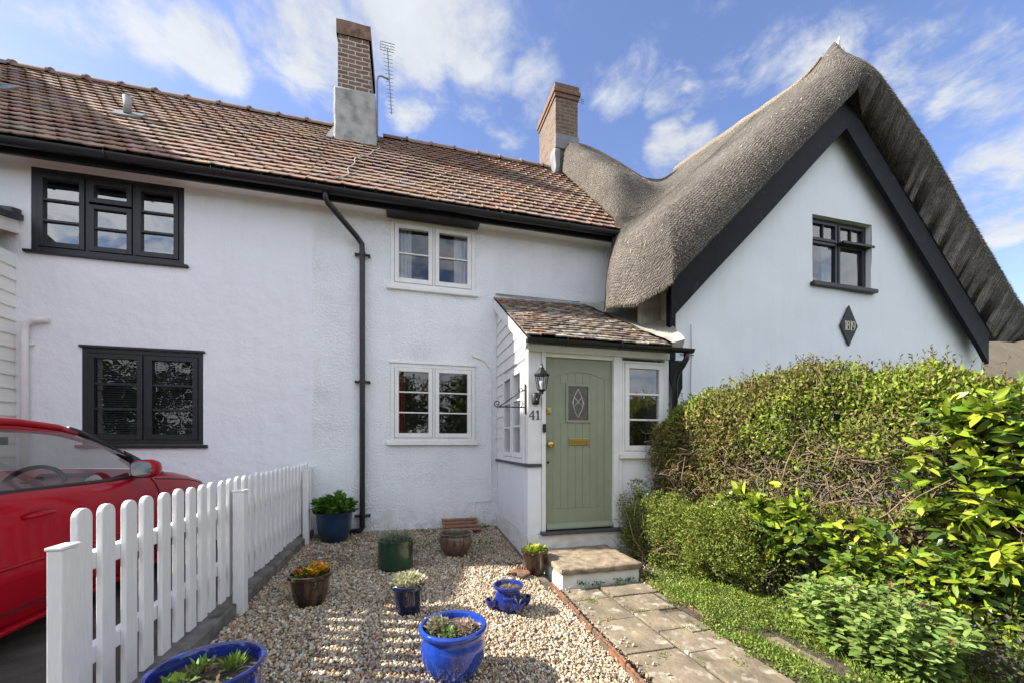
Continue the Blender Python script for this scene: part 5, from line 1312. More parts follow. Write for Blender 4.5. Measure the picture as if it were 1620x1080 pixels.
# 3 mottled bowl
c = place(721, 881, .13); t, z, ro = pot('mottled brown round-bellied bowl with sparse shoots beside the slatted board', c, [(.11,0),(.13,.012),(.165,.08),(.185,.155),(.18,.205),(.17,.225),(.192,.235),(.195,.25)], M_mott, soil=.05)
tuft(t, 'seedling', 60, .10, .03, .05, .008, [(.07,.13,.02),(.10,.15,.03)], up=1, z=z)
# 4 brown flower pot
c = place(491, 959, .09); t, z, ro = pot('dark brown tapered pot of orange and yellow pansies near the fence', c, [(.098,0),(.105,.01),(.125,.08),(.135,.16),(.14,.2),(.156,.21),(.158,.235)], M_brn, soil=.03)
tuft(t, 'pansy_leaves', 130, .12, .05, .05, .03, [(.05,.11,.02),(.08,.16,.03)], z=z); tuft(t, 'pansy_flowers', 110, .075, .07, .035, .036, [(.75,.36,.01),(.80,.45,.02),(.60,.16,.01),(.75,.50,.04)], m=M_petal, z=z+.02, up=.9, ctr=(.045,.0)); tuft(t, 'pansy_flowers', 24, .04, .05, .03, .03, [(.75,.36,.01),(.35,.03,.015)], m=M_petal, z=z+.01, up=.9, ctr=(-.07,-.03))
# 5 navy pot with pale sedum
c = place(646, 973, .075); t, z, ro = pot('navy blue tapered pot topped with pale cream sedum', c, [(.082,0),(.088,.008),(.098,.09),(.108,.185),(.112,.19),(.130,.196),(.134,.215),(.130,.23)], M_navy, soil=.02)
tuft(t, 'sedum', 480, .125, .075, .034, .022, [(.45,.47,.28),(.55,.52,.36),(.33,.40,.18),(.50,.36,.30)], z=z, up=.9)
# 6 strawberry jar
c = place(804, 970, .085); t, z, ro = pot('cobalt blue strawberry jar with three little side pockets', c, [(.085,0),(.095,.012),(.112,.05),(.116,.09),(.105,.13),(.092,.155),(.094,.175),(.120,.188),(.122,.205)], M_cob, soil=.025)
tuft(t, 'dry_shoots', 30, .05, .01, .03, .01, [(.35,.28,.16),(.25,.22,.1)], z=z)
for a in (185, -68, -8):
    a = math.radians(a); g = G(); ox, oy = c.x+.135*math.cos(a), c.y+.135*math.sin(a)
    g.lathe([(.0,.03),(.025,.035),(.042,.06),(.050,.09),(.052,.105),(.046,.104),(.040,.085),(.0,.08)], (ox, oy, c.z), 16); p_ = g.build('pocket', M_cob, t, auto=60)
    g = G(); g.tube([(ox-.07*math.cos(a), oy-.07*math.sin(a), c.z+.05),(ox-.02*math.cos(a), oy-.02*math.sin(a), c.z+.06)], .035, 10); g.build('pocket_neck', M_cob, p_, smooth=True)
    tt_ = thing  # small dry sprigs
    g = G()
    for k in range(7): u = random.uniform(0, 6.28); g.tube([(ox, oy, c.z+.08), (ox+.03*math.cos(u), oy+.03*math.sin(u), c.z+.135)], .0025, 4)
    g.build('sprig', mat('dry_stem', (.40,.33,.18), .9), p_)
# 7 bright blue pot
c = place(717, 1082, .115); t, z, ro = pot('large bright blue glazed round pot with pinkish sedum in the foreground', c, [(.115,0),(.125,.010),(.152,.05),(.176,.11),(.183,.165),(.176,.21),(.164,.238),(.168,.248),(.188,.255),(.193,.268),(.189,.282)], M_blue, soil=.035, n=64)
tuft(t, 'sedum', 330, .06, .075, .030, .016, [(.24,.26,.15),(.30,.26,.20),(.38,.27,.24),(.22,.28,.12)], z=z-.005, up=.9, ctr=(-.085,.01)); tuft(t, 'sedum', 420, .075, .06, .028, .015, [(.36,.26,.22),(.42,.30,.27),(.26,.30,.14),(.33,.22,.19)], z=z-.005, up=.9, ctr=(.06,-.045)); tuft(t, 'sedum', 120, .04, .05, .028, .014, [(.20,.26,.10)], z=z-.005, up=.9, ctr=(-.03,-.09))
# 8 brown fluted pot at the step
c = place(846, 911, .10); t, z, ro = pot('glossy brown fluted pot of yellow-green primrose at the corner of the doorstep', c, [(.085,0),(.095,.01),(.112,.09),(.124,.18),(.128,.215),(.140,.222),(.142,.245)], M_brn, .012, 14, .03, 84)
tuft(t, 'primrose', 150, .10, .05, .055, .034, [(.22,.30,.03),(.13,.22,.03),(.34,.38,.05)], z=z, rows=2); tuft(t, 'primrose_flowers', 30, .09, .05, .03, .03, [(.70,.60,.04),(.75,.68,.15)], m=M_petal, z=z+.02)
# 9 big bowl bottom left
d = ray(328, 1052); D = .86/-d.z; c = Vector((d.x*D, d.y*D, 0)); c.z = gz(c.x, c.y)-.005
hh = CZ-.86-c.z
t, z, ro = pot('large dark blue glazed bowl with hyacinth shoots at the lower left corner', c, [(.12,0),(.135,.012),(.17,hh*.35),(.185,hh*.62),(.18,hh*.8),(.172,hh*.88),(.192,hh*.93),(.196,hh)], M_cob, soil=.045, n=64)
tuft(t, 'dry_rosette', 90, .10, .01, .045, .016, [(.30,.22,.13),(.24,.20,.10),(.18,.2,.07)], z=z, up=.4); tuft(t, 'hyacinth_shoots', 44, .035, .01, .05, .010, [(.17,.30,.03),(.26,.40,.05)], z=z, up=1.8, ctr=(.07,.05)); tuft(t, 'hyacinth_shoots', 36, .035, .01, .045, .011, [(.12,.24,.03),(.2,.32,.04)], z=z, up=1.6, ctr=(-.05,.06)); tuft(t, 'side_leaves', 40, .06, .02, .04, .02, [(.07,.14,.02),(.12,.2,.03)], z=z, ctr=(-.08,-.06))

# slatted board against the wall
wb = thing('slatted_board', 'reddish slatted wooden board leaning at the foot of the roughcast wall', 'board', (.75, 5.5, .2))
for i in range(4):
    y0 = 5.30+.098*i; z0 = .222+.028*i; g = G(); g.box(.50, .99+.012*(i % 2), y0, y0+.09, z0, z0+.022); g.build('slat', mat('reddish_wood', (.27,.13,.075), .8, var=.3, vscale=14, bump=.4, bscale=30, stretch=(.6,6,6)), wb, bevel=.003)
for x in (.54, .93): g = G(); g.prism([(x,5.31,.195),(x,5.69,.30),(x,5.69,.28),(x,5.31,.17)], (.04,0,0)); g.build('batten', mat('reddish_wood'), wb)

# terracotta rope-topped edging tiles
def edging(x0, y0, x1, y1, zf):
    d = Vector((x1-x0, y1-y0, 0)); L = d.length; d.normalize(); g = G()
    a = Vector((x0, y0, zf)); b = Vector((x1, y1, zf)); nrm_ = Vector((-d.y, d.x, 0))
    g.prism([a-nrm_*.013+Vector((0,0,-.10)), a+nrm_*.013+Vector((0,0,-.10)), a+nrm_*.013+Vector((0,0,.02)), a-nrm_*.013+Vector((0,0,.02))], b-a)
    n = int(L/.012); pts = []; rr = []
    for i in range(n+1): t_ = i/n; pts.append(a.lerp(b, t_)+Vector((0,0,.028))); rr.append(.0098+.0045*math.sin(i*1.5))
    g.tube(pts, rr, 8); return g
y = 3.52; i = 0
while y > -.4:
    yb = y-.226; g = edging(1.335-.03*(3.5-y)*1.0+random.uniform(-.004,.004), y, 1.335-.03*(3.5-yb)+random.uniform(-.004,.004), yb, .05+random.uniform(-.006,.006)-.006*(3.5-y))
    o = g.build('edging_tile', M_terra, None, smooth=False); tag(o, 'terracotta rope-topped edging tile between the gravel and the left side of the paving', 'edging tile', 'edging tiles along the left of the path'); y = yb-.006
y = 3.62
for i in range(5):
    yb = y-.226; xo = lambda q: 2.33-.09*(3.6-q)
    g = edging(xo(y), y, xo(yb), yb, .035+random.uniform(-.004,.004)); o = g.build('edging_tile', M_terra, None)
    tag(o, 'terracotta rope-topped edging tile between the paving and the weeds on its right', 'edging tile', 'edging tiles along the right of the path'); y = yb-.006
# a broken spare tile lying by the pot
p = pix2g(822, 911); g = G(); zt = gz(p.x, p.y)+.014
poly = [(-.13,-.01),(-.03,.0),(-.02,-.05),(-.055,-.075),(.01,-.11),(.10,-.04),(.10,.06),(-.02,.11)]
g.prism([(p.x+a, p.y+b, zt+.05*b+.01) for a, b in poly], (0,0,.022))
for k in range(6): g.tube([(p.x-.01+.022*k, p.y+.115-.011*k, zt+.03), (p.x+.005+.022*k, p.y+.085-.011*k, zt+.045)], .013, 8)
tag(g.build('edging_tile', M_terra, None, bevel=.003), 'broken terracotta edging tile lying flat on the gravel in front of the doorstep pot', 'edging tile')
# brick offcut right of the step
g = G(); rough(g, 2.30, 2.46, 3.80, 3.90, .05, .11, .008, 6, 12); o = g.build('stone_offcut', M_stone, None, auto=50); tag(o, 'small buff stone offcut lying beside the right end of the doorstep', 'stone')
# ================================================================ planting
def twigs(name, polys, rads, m, parent):
    g = G()
    for p, r in zip(polys, rads): g.tube(p, [r*(1-.6*i/(len(p)-1)) for i in range(len(p))], 5, cap=False)
    return g.build(name, m, parent, smooth=True)
FACE = [(2.86,4.15),(3.06,3.5),(3.30,2.85),(3.62,2.2),(3.98,1.6),(4.3,1.0)]
fa = np.array(FACE); ft = np.linspace(0, 1, len(FACE))
def facept(t): return np.stack([np.interp(t, ft, fa[:,0]), np.interp(t, ft, fa[:,1])], -1)
def hgt(t): return np.interp(t, [0,.12,.3,.45,.55,.7,1], [1.68,1.82,1.98,2.10,2.0,1.82,1.72])
OUT = np.array((-.90,-.43))   # outward normal of the hedge face (towards the path)
def n3(P, s, o=0): return np.array([mnoise.noise((p[0]*s+o, p[1]*s, p[2]*s)) for p in P])
def shell(n, t0=0, t1=1, zlo=0., topfrac=.42, depth=.20, width=1.05):
    t = RNG.uniform(t0, t1, n); H = hgt(t); top = RNG.random(n) < topfrac
    f = facept(t); z = np.where(top, H, zlo+(H-zlo)*RNG.random(n)); a = np.where(top, RNG.random(n)*width, 0)
    # rounded shoulder
    sh = np.clip((z-(H-.28))/.28, 0, 1); inset = np.where(top, 0, .16*sh**2); 
    z = z-np.where(top, .16*np.clip(1-a/.3, 0, 1)**2, 0)
    x = f[:,0]+(a+inset)*.90; y = f[:,1]+(a+inset)*.43
    P = np.stack([x, y, z], 1)
    Nn = np.where(top[:,None], np.array((-.15,-.1,1.)), np.array((OUT[0],OUT[1],.25)))+np.stack([0*sh,0*sh,sh],1)*np.where(top,0,1)[:,None]
    b = .17*n3(P, 2.1)+.08*n3(P, 6, 5)
    dep = RNG.exponential(depth, n)
    P = P+norm(Nn)*(b-dep+.03)[:,None]
    return P, norm(Nn), t, z, top, dep
hd = thing('hedge', 'tall trimmed privet hedge with bare twiggy middle in front of the thatched gable', 'hedge', (3.6, 2.9, .03))
P, Nn, t, z, top, dep = shell(78000, depth=.11, zlo=.1)
# the middle of the face is bare
img = n3(P, 1.9, 3)
bare = (~top) & (z > .80+.1*t) & (z < 1.30+.28*img) & (t > .20+.15*img)
keep = ~(bare & (RNG.random(len(P)) < np.where(t < .3, .5, .78)))
keep &= ~((~top) & (z < .75) & (t > .35) & (RNG.random(len(P)) < .85))
P, Nn, t, z, top, dep = [q[keep] for q in (P, Nn, t, z, top, dep)]; n = len(P)
D = Nn*.5+RNG.normal(0,.65,(n,3))+np.array((0,0,.5)); N_ = Nn+RNG.normal(0,.55,(n,3))
mixv = n3(P, 1.3, 11)
c = pal([(.15,.175,.03),(.19,.215,.04),(.11,.14,.026),(.20,.20,.05),(.22,.155,.055),(.24,.16,.06)], n, .22)
c2 = pal([(.22,.29,.03),(.28,.34,.045),(.16,.225,.028)], n, .2); sel = (mixv+RNG.normal(0,.15,n)) > .12; c[sel] = c2[sel]
V, Fc, C = leaves(P, D, N_, RNG.uniform(.026,.052,n), RNG.uniform(.014,.025,n), c, curl=.1)
np_mesh('foliage', V, Fc, M_leaf, hd, col=C)
# shoots that stand proud of the clipped top
P, Nn, t, z, top, dep = shell(380, depth=.01, topfrac=.85); parts = []; polys = []; rads = []
for p in P:
    if p[2] < 1.5: continue
    L = random.uniform(.05,.15); d = np.array((random.gauss(0,.25), random.gauss(0,.25), 1.)); d /= np.linalg.norm(d)
    polys.append([p-d*.06, p+d*L*.5, p+d*L]); rads.append(.003); k = 9
    pp = p+d*L*np.linspace(.1,1,k)[:,None]; dd = RNG.normal(0,1,(k,3))+d*.9
    parts.append(leaves(pp, dd, RNG.normal(0,1,(k,3))+np.array((0,0,1)), RNG.uniform(.022,.038,k), RNG.uniform(.011,.018,k), pal([(.12,.16,.03),(.16,.2,.04),(.13,.10,.04)], k, .2)))
V, Fc, C = join(parts); np_mesh('shoots', V, Fc, M_leaf, hd, col=C)
# twigs and branches in the bare middle
for _ in range(3300):
    tt = random.random(); f = facept(np.array([tt]))[0]; z0 = random.uniform(.35, 1.5); dep_ = random.uniform(-.02, .45)
    p = Vector((f[0]+dep_*.9, f[1]+dep_*.43, z0)); d = Vector((random.gauss(-.35,.5), random.gauss(-.2,.7), random.gauss(.35,.5))).normalized(); L = random.uniform(.12,.48); pts = [p]
    for k in range(5):
        d = (d+Vector((random.gauss(0,.5), random.gauss(0,.5), random.gauss(.0,.42)))).normalized(); pts.append(pts[-1]+d*L/5)
    polys.append(pts); rads.append(random.uniform(.0018,.0055))
for _ in range(26):
    tt = random.uniform(.2,1); f = facept(np.array([tt]))[0]; p = Vector((f[0]+.55+random.uniform(-.15,.2), f[1]+.25+random.uniform(-.2,.2), .0)); d = Vector((random.gauss(-.25,.3), random.gauss(0,.4), 1)).normalized(); pts = [p]
    for k in range(7):
        d = (d+Vector((random.gauss(-.03,.22), random.gauss(0,.25), .1))).normalized(); pts.append(pts[-1]+d*.24)
    polys.append(pts); rads.append(random.uniform(.008,.016))
twigs('branch', polys, rads, M_bark, hd)
# a few dead brown leaves hanging in the face
n = 150; cl = [(.08,.50),(.10,.62),(.30,.55),(.34,.42),(.36,.62)]
P = []
for _ in range(n): a, zz = random.choice(cl); tt = a+random.gauss(0,.02); f = facept(np.array([tt]))[0]; P.append((f[0]-.18+random.gauss(0,.05), f[1]-.09+random.gauss(0,.05), zz+random.gauss(0,.07)))
P = np.array(P); V, Fc, C = leaves(P, RNG.normal(0,.5,(n,3))+np.array((0,0,-.9)), RNG.normal(0,1,(n,3)), RNG.uniform(.05,.10,n), RNG.uniform(.022,.04,n), pal([(.38,.22,.09),(.30,.16,.06),(.45,.30,.14)], n, .2), rows=2, curl=.25)
np_mesh('dead_leaves', V, Fc, M_leaf, hd, col=C)

# leaves deep inside, shade painted in by a darker palette
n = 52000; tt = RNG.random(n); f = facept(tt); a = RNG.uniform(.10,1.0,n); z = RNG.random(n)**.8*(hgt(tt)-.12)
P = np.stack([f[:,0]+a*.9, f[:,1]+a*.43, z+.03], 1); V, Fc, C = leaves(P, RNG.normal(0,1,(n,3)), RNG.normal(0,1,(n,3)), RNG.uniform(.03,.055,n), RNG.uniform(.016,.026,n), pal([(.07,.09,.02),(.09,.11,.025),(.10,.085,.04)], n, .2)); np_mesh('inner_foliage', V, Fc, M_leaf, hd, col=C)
# low leafy shrub in front of the hedge's end
ps = thing('shrub', 'low small-leaved yellowish green shrub between the porch and the laurel', 'shrub', (2.95, 3.3, .03))
n = 30000; a = RNG.uniform(0, 2*np.pi, n); v = RNG.random(n)
ctrs = np.array([(2.75,3.95,.36,.30,.50),(2.80,3.55,.30,.34,.40),(2.98,3.2,.36,.34,.52),(3.1,2.9,.36,.36,.42),(2.62,4.02,.15,.16,.72),(2.85,3.75,.62,.24,.20)])
ex = np.stack([RNG.uniform(2.52,3.05,46), RNG.uniform(2.75,4.1,46), RNG.uniform(.12,.85,46), RNG.uniform(.08,.17,46), RNG.uniform(.14,.26,46)], 1); ex[:,0] = 2.66+(4.05-ex[:,1])*.16+RNG.uniform(-.22,.12,46); ctrs0 = ctrs; ctrs = np.concatenate([ctrs, ctrs, ctrs, ex])
ci = RNG.integers(0, len(ctrs), n); q = norm(RNG.normal(size=(n,3)))*(1-RNG.exponential(.16, n))[:,None]
P = np.stack([ctrs[ci,0]+q[:,0]*ctrs[ci,3]*.9, ctrs[ci,1]+q[:,1]*ctrs[ci,3], ctrs[ci,2]+q[:,2]*ctrs[ci,4]*.75], 1); P += (.12*n3(P, 6))[:,None]*q
kp = P[:,2] > .05; P, q = P[kp], q[kp]; n = len(P)
V, Fc, C = leaves(P, q*.6+RNG.normal(0,.6,(n,3))+np.array((0,0,.35)), q+RNG.normal(0,.5,(n,3)), RNG.uniform(.020,.036,n), RNG.uniform(.009,.015,n), pal([(.15,.20,.030),(.20,.25,.04),(.11,.15,.025),(.25,.27,.055)], n, .2))
np_mesh('foliage', V, Fc, M_leaf, ps, col=C)
polys = []; rads = []
for _ in range(120):
    k = random.choice(list(ctrs0)); p = Vector((k[0]+random.gauss(0,.06), k[1]+random.gauss(0,.06), .03)); d = Vector((random.gauss(-.1,.5), random.gauss(-.1,.5), 1)).normalized(); pts = [p]
    for j in range(4): d = (d+Vector((random.gauss(0,.25), random.gauss(0,.25), .0))).normalized(); pts.append(pts[-1]+d*.11*k[4]/.4)
    polys.append(pts); rads.append(random.uniform(.003,.006))
twigs('branch', polys, rads, M_bark, ps)

# laurel: big glossy leaves
lr = thing('laurel_bush', 'laurel bush with large glossy yellow-green leaves growing through the hedge', 'laurel', (4.1, 1.7, .03))
parts = []; polys = []; rads = []
def spray(p, d, L, k, Ll, cols):
    d = np.array(d, float); d /= np.linalg.norm(d); p = np.array(p)
    pts = [p+d*L*s-np.array((0,0,.12*L*s*s)) for s in (0,.35,.7,1)]; polys.append([Vector(q) for q in pts]); rads.append(.0045)
    s = np.linspace(.15,1,k); B = p+d*L*s[:,None]-np.array((0,0,1))*(.12*L*s*s)[:,None]
    side = np.cross(d, (0,0,1)); side /= np.linalg.norm(side)+1e-9; alt = np.where(np.arange(k)%2 == 0, 1, -1)
    Dd = d*.75+side*(alt*.7)[:,None]+RNG.normal(0,.45,(k,3))+np.array((0,0,.15)); Nn = np.tile((0,0,1.),(k,1))+RNG.normal(0,.75,(k,3))+np.array((-.45,-.2,0))
    parts.append(leaves(B, Dd, Nn, RNG.uniform(.75,1.2,k)*Ll, RNG.uniform(.75,1.1,k)*Ll*.42, pal(cols, k, .16), rows=2, fold=.12, curl=.22))
LC = [(.22,.30,.02),(.28,.36,.03),(.15,.24,.022),(.36,.41,.045)]; LD = [(.05,.10,.02),(.07,.13,.02),(.10,.17,.02),(.14,.20,.025)]  # LD paints the shaded inner leaves darker; also mixed in at random
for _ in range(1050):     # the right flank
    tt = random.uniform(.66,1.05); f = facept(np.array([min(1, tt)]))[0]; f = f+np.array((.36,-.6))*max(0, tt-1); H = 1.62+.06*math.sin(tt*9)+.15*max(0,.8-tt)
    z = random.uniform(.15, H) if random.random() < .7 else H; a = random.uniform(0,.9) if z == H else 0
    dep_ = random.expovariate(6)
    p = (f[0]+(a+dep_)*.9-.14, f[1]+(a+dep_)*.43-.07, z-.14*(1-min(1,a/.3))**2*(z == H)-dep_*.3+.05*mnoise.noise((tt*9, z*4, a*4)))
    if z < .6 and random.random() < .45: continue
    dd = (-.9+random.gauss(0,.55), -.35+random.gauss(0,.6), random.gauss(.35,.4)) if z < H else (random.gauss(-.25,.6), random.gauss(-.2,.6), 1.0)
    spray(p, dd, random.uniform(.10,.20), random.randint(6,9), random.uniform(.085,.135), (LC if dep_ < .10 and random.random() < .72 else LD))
for _ in range(170):      # sprays in the lower middle
    tt = random.gauss(.40,.09); f = facept(np.array([tt]))[0]; z = random.gauss(.66-.30*(tt-.40),.13)
    dep_ = random.expovariate(10)
    p = (f[0]-.10+dep_*.9, f[1]-.05+dep_*.43, z); spray(p, (-.8+random.gauss(0,.4), -.5+random.gauss(0,.6), random.gauss(.15,.4)), random.uniform(.10,.22), random.randint(5,8), random.uniform(.10,.155), LC if random.random() < .75 else LD)
for _ in range(130):
    tt = random.uniform(.52,.72); f = facept(np.array([tt]))[0]; z = random.uniform(.25,.62)
    p = (f[0]-.12, f[1]-.06, z); spray(p, (-.8+random.gauss(0,.4), -.4+random.gauss(0,.6), random.gauss(.3,.4)), random.uniform(.10,.22), random.randint(5,8), random.uniform(.07,.105), LC+LD)
for _ in range(40):      # odd sprays poking out on top
    tt = random.choice((.27,.29,.31,.33,.6,.7)); tt += random.gauss(0,.015); f = facept(np.array([tt]))[0]; H = float(hgt(tt)); p = (f[0]+.35+random.gauss(0,.1), f[1]+.15+random.gauss(0,.1), H+.0)
    if tt < .4 and random.random() < .4: continue
    spray(p, (random.gauss(-.2,.4), random.gauss(0,.4), 1), .09, 5, .055, [(.20,.27,.03),(.26,.32,.04)])
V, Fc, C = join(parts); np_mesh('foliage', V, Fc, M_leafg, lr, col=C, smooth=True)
for _ in range(36):
    tt = random.uniform(.35,1); f = facept(np.array([tt]))[0]; p = Vector((f[0]+.45, f[1]+.2, random.uniform(0,.5))); d = Vector((random.gauss(-.5,.3), random.gauss(-.3,.5), .7)).normalized(); pts = [p]
    for k in range(6): d = (d+Vector((random.gauss(0,.2), random.gauss(0,.25), random.gauss(.05,.15)))).normalized(); pts.append(pts[-1]+d*.16)
    polys.append(pts); rads.append(random.uniform(.008,.018))
twigs('branch', polys, rads, M_bark, lr)

# red valerian in the foreground
va = thing('valerian_plant', 'bushy grey-green valerian with pink buds at the foot of the laurel', 'plant', (2.85, 1.85, .04))
parts = []; polys = []; rads = []; fl = []
for k in range(230):
    a = random.uniform(0, 6.28); q = math.sqrt(random.random()); L = random.uniform(.28,.52)*(1-.25*q)
    b = np.array((2.82+.19*q*math.cos(a), 1.82+.30*q*math.sin(a), .05)); d = np.array((math.cos(a)*q*.62+random.gauss(0,.1), math.sin(a)*q*.55+random.gauss(0,.1), 1.)); d /= np.linalg.norm(d)
    polys.append([Vector(b), Vector(b+d*L*.5), Vector(b+d*L)]); rads.append(.0045)
    m = 9; s = np.repeat(np.linspace(.25,1,m), 2); B = b+d*L*s[:,None]; kk = len(s); ph = random.uniform(0,3.14)+np.repeat(np.arange(m)*1.57, 2)+np.tile((0,math.pi), m)
    Dd = np.stack([np.cos(ph), np.sin(ph), np.full(kk,.45)], 1)+RNG.normal(0,.2,(kk,3))
    sz = (1.05-.45*s)*RNG.uniform(.8,1.2,kk); parts.append(leaves(B, Dd, np.tile((0,0,1.),(kk,1))+RNG.normal(0,.3,(kk,3)), sz*.095, sz*.050, pal([(.20,.30,.075),(.25,.345,.095),(.15,.235,.055),(.28,.37,.08)], kk, .14), rows=2, fold=.12, curl=.2))
    if random.random() < .075: fl.append(b+d*(L+.008))
V, Fc, C = join(parts); np_mesh('foliage', V, Fc, M_leaf, va, col=C, smooth=True); twigs('stem', polys, rads, mat('green_stem'), va)
for q in fl:
  fp = np.array(q)+RNG.normal(0,.009,(26,3)); n = len(fp); V, Fc, C = leaves(fp, RNG.normal(0,1,(n,3))+np.array((0,0,.6)), RNG.normal(0,1,(n,3)), np.full(n,.014), np.full(n,.010), pal([(.30,.07,.09),(.40,.12,.13),(.22,.06,.06)], n, .2)); np_mesh('flower_bud', V, Fc, M_petal, va, col=C)

# weeds, grass and undergrowth
def scatter(name, XY, H, L, W, cols, dens=1, kind='stuff', up=.8, m=M_leaf):
    X, Y = XY; n = len(X); h = H if np.ndim(H) else np.full(n, H); z = np.array([bedz(a, b) for a, b in zip(X, Y)])+RNG.random(n)*h
    P = np.stack([X, Y, z], 1); V, Fc, C = leaves(P, RNG.normal(0,.6,(n,3))+np.array((0,0,up)), RNG.normal(0,.6,(n,3))+np.array((0,0,1)), RNG.uniform(.7,1.3,n)*L, RNG.uniform(.7,1.3,n)*W, pal(cols, n, .2))
    return tag(np_mesh(name, V, Fc, m, None, col=C), kind=kind)
n = 36000; X = RNG.uniform(2.12, 3.3, n); Y = RNG.uniform(1.0, 3.55, n)
cl_ = n3(np.stack([X, Y, 0*X], 1), 3.2); xe = 2.19-.10*(3.5-Y)+.10*cl_
kp = (X > xe+.05) & (cl_ > -.65) & (X < 2.9+.25*(3.4-Y)); kp &= ~((np.abs(X-2.48) < .09) & (np.abs(Y-2.0) < .30))
hh2 = .02+.11*np.clip(cl_+.45, 0, 1)
scatter('weeds', (X[kp], Y[kp]), hh2[kp], .020, .010, [(.16,.23,.03),(.21,.29,.045),(.12,.18,.025),(.26,.33,.06)], up=.5)
n = 3600; X = RNG.uniform(2.12, 2.95, n); Y = RNG.uniform(1.0, 3.4, n); cl_ = n3(np.stack([X, Y, 0*X], 1), 2.2, 8); kp = (cl_ > .02) & (X > 2.27-.066*(3.5-Y)); kp &= ~((np.abs(X-2.48) < .09) & (np.abs(Y-2.0) < .30))
scatter('grass', (X[kp], Y[kp]), .01, .085, .0045, [(.12,.19,.02),(.17,.24,.03),(.08,.14,.02)], up=1.3)
n = 8000; X = RNG.uniform(2.9, 4.6, n); Y = RNG.uniform(.8, 2.6, n); kp = X > 3.05
scatter('undergrowth', (X[kp], Y[kp]), .26, .04, .017, [(.05,.085,.02),(.07,.11,.022),(.10,.12,.03),(.09,.075,.035)], up=.4)
n = 150; X = RNG.uniform(3.1, 4.0, n); Y = RNG.uniform(1.2, 2.1, n); scatter('bluebells', (X, Y), .25, .016, .012, [(.07,.06,.35),(.12,.10,.45)], m=M_petal)
# moss and seedlings in the slab joints, weeds in the gravel and at the wall
P = []
for (x0, y0, x1, y1, k) in ((1.40,3.165,1.75,3.165,90),(1.765,3.43,1.765,1.9,240),(1.80,2.825,2.2,2.825,70),(1.80,2.49,2.05,2.49,60),(2.088,2.8,2.088,2.2,120),(1.42,2.755,1.74,2.755,60),(1.45,3.44,2.2,3.44,110),(1.80,3.155,2.2,3.155,40)):
    for _ in range(k):
        t_ = random.random(); cx, cy = x0+(x1-x0)*t_, y0+(y1-y0)*t_
        if mnoise.noise((cx*5, cy*5, 2)) < -.02: continue
        P.append((cx+random.gauss(0,.010), cy+random.gauss(0,.010)))
for (cx, cy, r, k) in ((2.0,2.0,.05,60),(1.6,2.2,.04,40),(2.12,2.05,.04,50),(1.55,3.12,.05,60)):
    for _ in range(k): P.append((cx+random.gauss(0,r*.6), cy+random.gauss(0,r*.6)))
X, Y = np.array(P).T; n = len(X); Pp = np.stack([X, Y, .035+RNG.random(n)*.012], 1)
V, Fc, C = leaves(Pp, RNG.normal(0,.7,(n,3))+np.array((0,0,.6)), RNG.normal(0,.6,(n,3))+np.array((0,0,1)), RNG.uniform(.010,.022,n), RNG.uniform(.005,.009,n), pal([(.12,.18,.02),(.18,.24,.03),(.10,.14,.02)], n, .2)); tag(np_mesh('joint_moss', V, Fc, M_leaf, None, col=C), kind='stuff')
P = []
for (cx, cy, r, k) in ((-.47,1.98,.07,60),(-.35,1.96,.06,50),(-.60,2.0,.05,30),(1.10,5.58,.05,50),(.5,4.9,.18,60),(.95,4.8,.10,40),(.2,5.0,.12,50),(.75,4.55,.2,60),(1.75,3.42,.06,30),(2.05,3.42,.05,40),(1.62,3.43,.04,30)):
    for _ in range(k): P.append((cx+random.gauss(0,r), cy+random.gauss(0,r*.6)))
X, Y = np.array(P).T; n = len(X); Pp = np.stack([X, Y, np.array([gz(a, b) for a, b in zip(X, Y)])+.01+RNG.random(n)*.03], 1); big_ = Y < 2.2
V, Fc, C = leaves(Pp, RNG.normal(0,.8,(n,3))+np.array((0,0,.5)), RNG.normal(0,.5,(n,3))+np.array((0,0,1)), RNG.uniform(.02,.045,n)*np.where(big_,1.5,1), RNG.uniform(.008,.018,n)*np.where(big_,1.5,1), pal([(.05,.10,.02),(.09,.15,.025),(.15,.22,.03)], n, .2)); tag(np_mesh('gravel_weeds', V, Fc, M_leaf, None, col=C), kind='stuff')
# edging stone half buried in the weeds
g = G(); rough(g, 2.42, 2.51, 1.80, 2.20, .0, .055, .008, 8, 8); tag(g.build('stone_offcut', M_slab, None, auto=50), 'long grey edging stone half hidden in weeds right of the path', 'stone')

# ================================================================ trees and a house across the lane (seen only as reflections)
def tree(x, y, H, R, cols, lab):
    t = thing('tree', lab, 'tree', (x, y, 0), 'trees across the lane')
    g = G(); g.tube([(x,y,-.1),(x+.1,y,H*.3),(x-.1,y+.1,H*.6),(x,y,H*.85)], [.22,.18,.12,.04], 10)
    for k in range(9):
        a = random.uniform(0,6.28); z = H*random.uniform(.3,.7); g.tube([(x,y,z),(x+R*.45*math.cos(a),y+R*.45*math.sin(a),z+R*.35),(x+R*.8*math.cos(a),y+R*.8*math.sin(a),z+R*.6)], [.08,.05,.02], 6)
    g.build('trunk', M_bark, t, smooth=True)
    n = 9000; cc_ = np.array([(x+random.gauss(0,R*.42), y+random.gauss(0,R*.42), H*random.uniform(.3,.95), R*random.uniform(.25,.45)) for _ in range(22)]); ci = RNG.integers(0,22,n)
    q = norm(RNG.normal(size=(n,3)))*(1-RNG.exponential(.2,n))[:,None]; P = cc_[ci,:3]+q*cc_[ci,3:4]
    V, Fc, C = leaves(P, RNG.normal(size=(n,3)), q+RNG.normal(0,.5,(n,3)), RNG.uniform(.12,.22,n), RNG.uniform(.08,.14,n), pal(cols, n, .2)); np_mesh('crown', V, Fc, M_leaf, t, col=C)
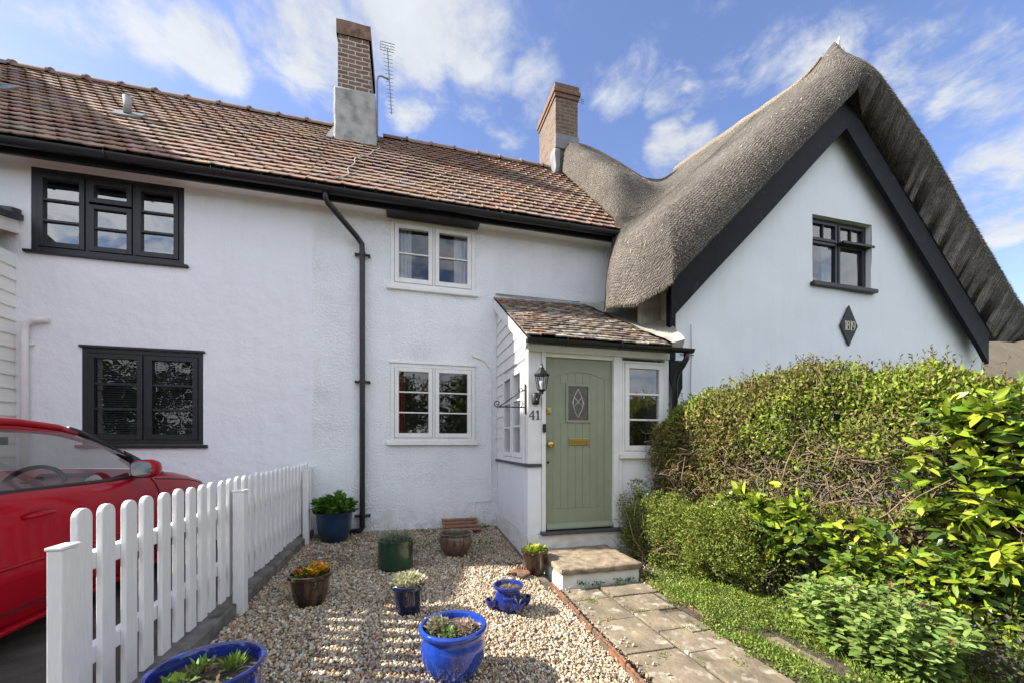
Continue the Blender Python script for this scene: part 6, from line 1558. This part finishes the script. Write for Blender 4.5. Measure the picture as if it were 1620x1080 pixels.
TC = [(.06,.09,.02),(.09,.13,.025),(.045,.07,.018),(.12,.15,.03)]
for x, y, H, R, lab in ((-14.2,-13.2,6.2,3.3,'tall dense tree across the lane at the far left'),(-19,-14,6.2,3.4,'leftmost tree across the lane beyond the dense one'),(-9.5,-13.5,6.0,3.2,'bushy green tree across the lane left of the others'),(-4.6,-14.5,5.6,3.1,'low spreading tree across the lane behind the drive'),(-.2,-13.5,5.4,3.0,'mid green round tree across the lane facing the cottage'),(3.6,-14.5,5.8,3.2,'taller green tree across the lane opposite the porch'),(9.5,-14,5.6,3.2,'broad green tree across the lane opposite the gable')):
    tree(x, y, H, R, TC, lab)

# little tree on the sill inside the porch window
bz = thing('bonsai_tree', 'small twisted houseplant standing inside the porch window right of the door', 'houseplant', (2.82, FY+.32, 1.22))
g = G(); g.lathe([(0,0),(.07,0),(.09,.09),(.085,.10),(.08,.08),(0,.08)], (2.82,FY+.32,1.22), 18); g.build('pot', M_brn, bz, auto=50)
g = G(); B = Vector((2.82,FY+.32,1.30)); g.tube([B, B+Vector((.01,0,.10)), B+Vector((-.03,.01,.18))], [.018,.014,.01], 8); parts = []
for k in range(11):
    a = k*.9; p0 = B+Vector((-.03+random.uniform(0,.04),.0,random.uniform(.08,.19))); p1 = p0+Vector((.17*math.cos(a),.06*math.sin(a),random.uniform(.05,.16))); g.tube([p0,(p0+p1)/2+Vector((0,0,.02)),p1],[.007,.005,.003],6)
    m_ = 26; pp = np.array(p1)+RNG.normal(0,.03,(m_,3)); parts.append(leaves(pp, RNG.normal(0,1,(m_,3)), RNG.normal(0,1,(m_,3))+np.array((0,-.5,.6)), RNG.uniform(.035,.06,m_), RNG.uniform(.02,.03,m_), pal([(.06,.13,.025),(.09,.17,.03)], m_, .2), rows=2))
g.build('trunk', M_bark, bz, smooth=True); V, Fc, C = join(parts); np_mesh('foliage', V, Fc, M_leaf, bz, col=C)

rh = thing('hedge', 'long clipped roadside hedge on the far side of the lane opposite the cottages', 'hedge', (-4, -12, 0))
n = 26000; P = np.stack([RNG.uniform(-23, 15, n), -12.2+RNG.normal(0,.35,n), RNG.random(n)*(2.1+.5*np.sin(RNG.uniform(-23,15,n)))], 1)
V, Fc, C = leaves(P, RNG.normal(size=(n,3)), RNG.normal(0,.6,(n,3))+np.array((0,1,.4)), RNG.uniform(.12,.24,n), RNG.uniform(.09,.15,n), pal(TC, n, .25)); np_mesh('foliage', V, Fc, M_leaf, rh, col=C)

n = 150; X = RNG.uniform(-1.05, 1.25, n); Y = RNG.uniform(1.5, 5.6, n); P = np.stack([X, Y, np.array([gz(a, b) for a, b in zip(X, Y)])+.014], 1)
V, Fc, C = leaves(P, RNG.normal(0,1,(n,3))*np.array((1,1,.15)), RNG.normal(0,.3,(n,3))+np.array((0,0,1)), RNG.uniform(.015,.045,n), RNG.uniform(.006,.018,n), pal([(.20,.12,.05),(.28,.17,.07),(.12,.08,.04)], n, .2), rows=2, curl=.2); tag(np_mesh('leaf_litter', V, Fc, M_leaf, None, col=C), kind='stuff')
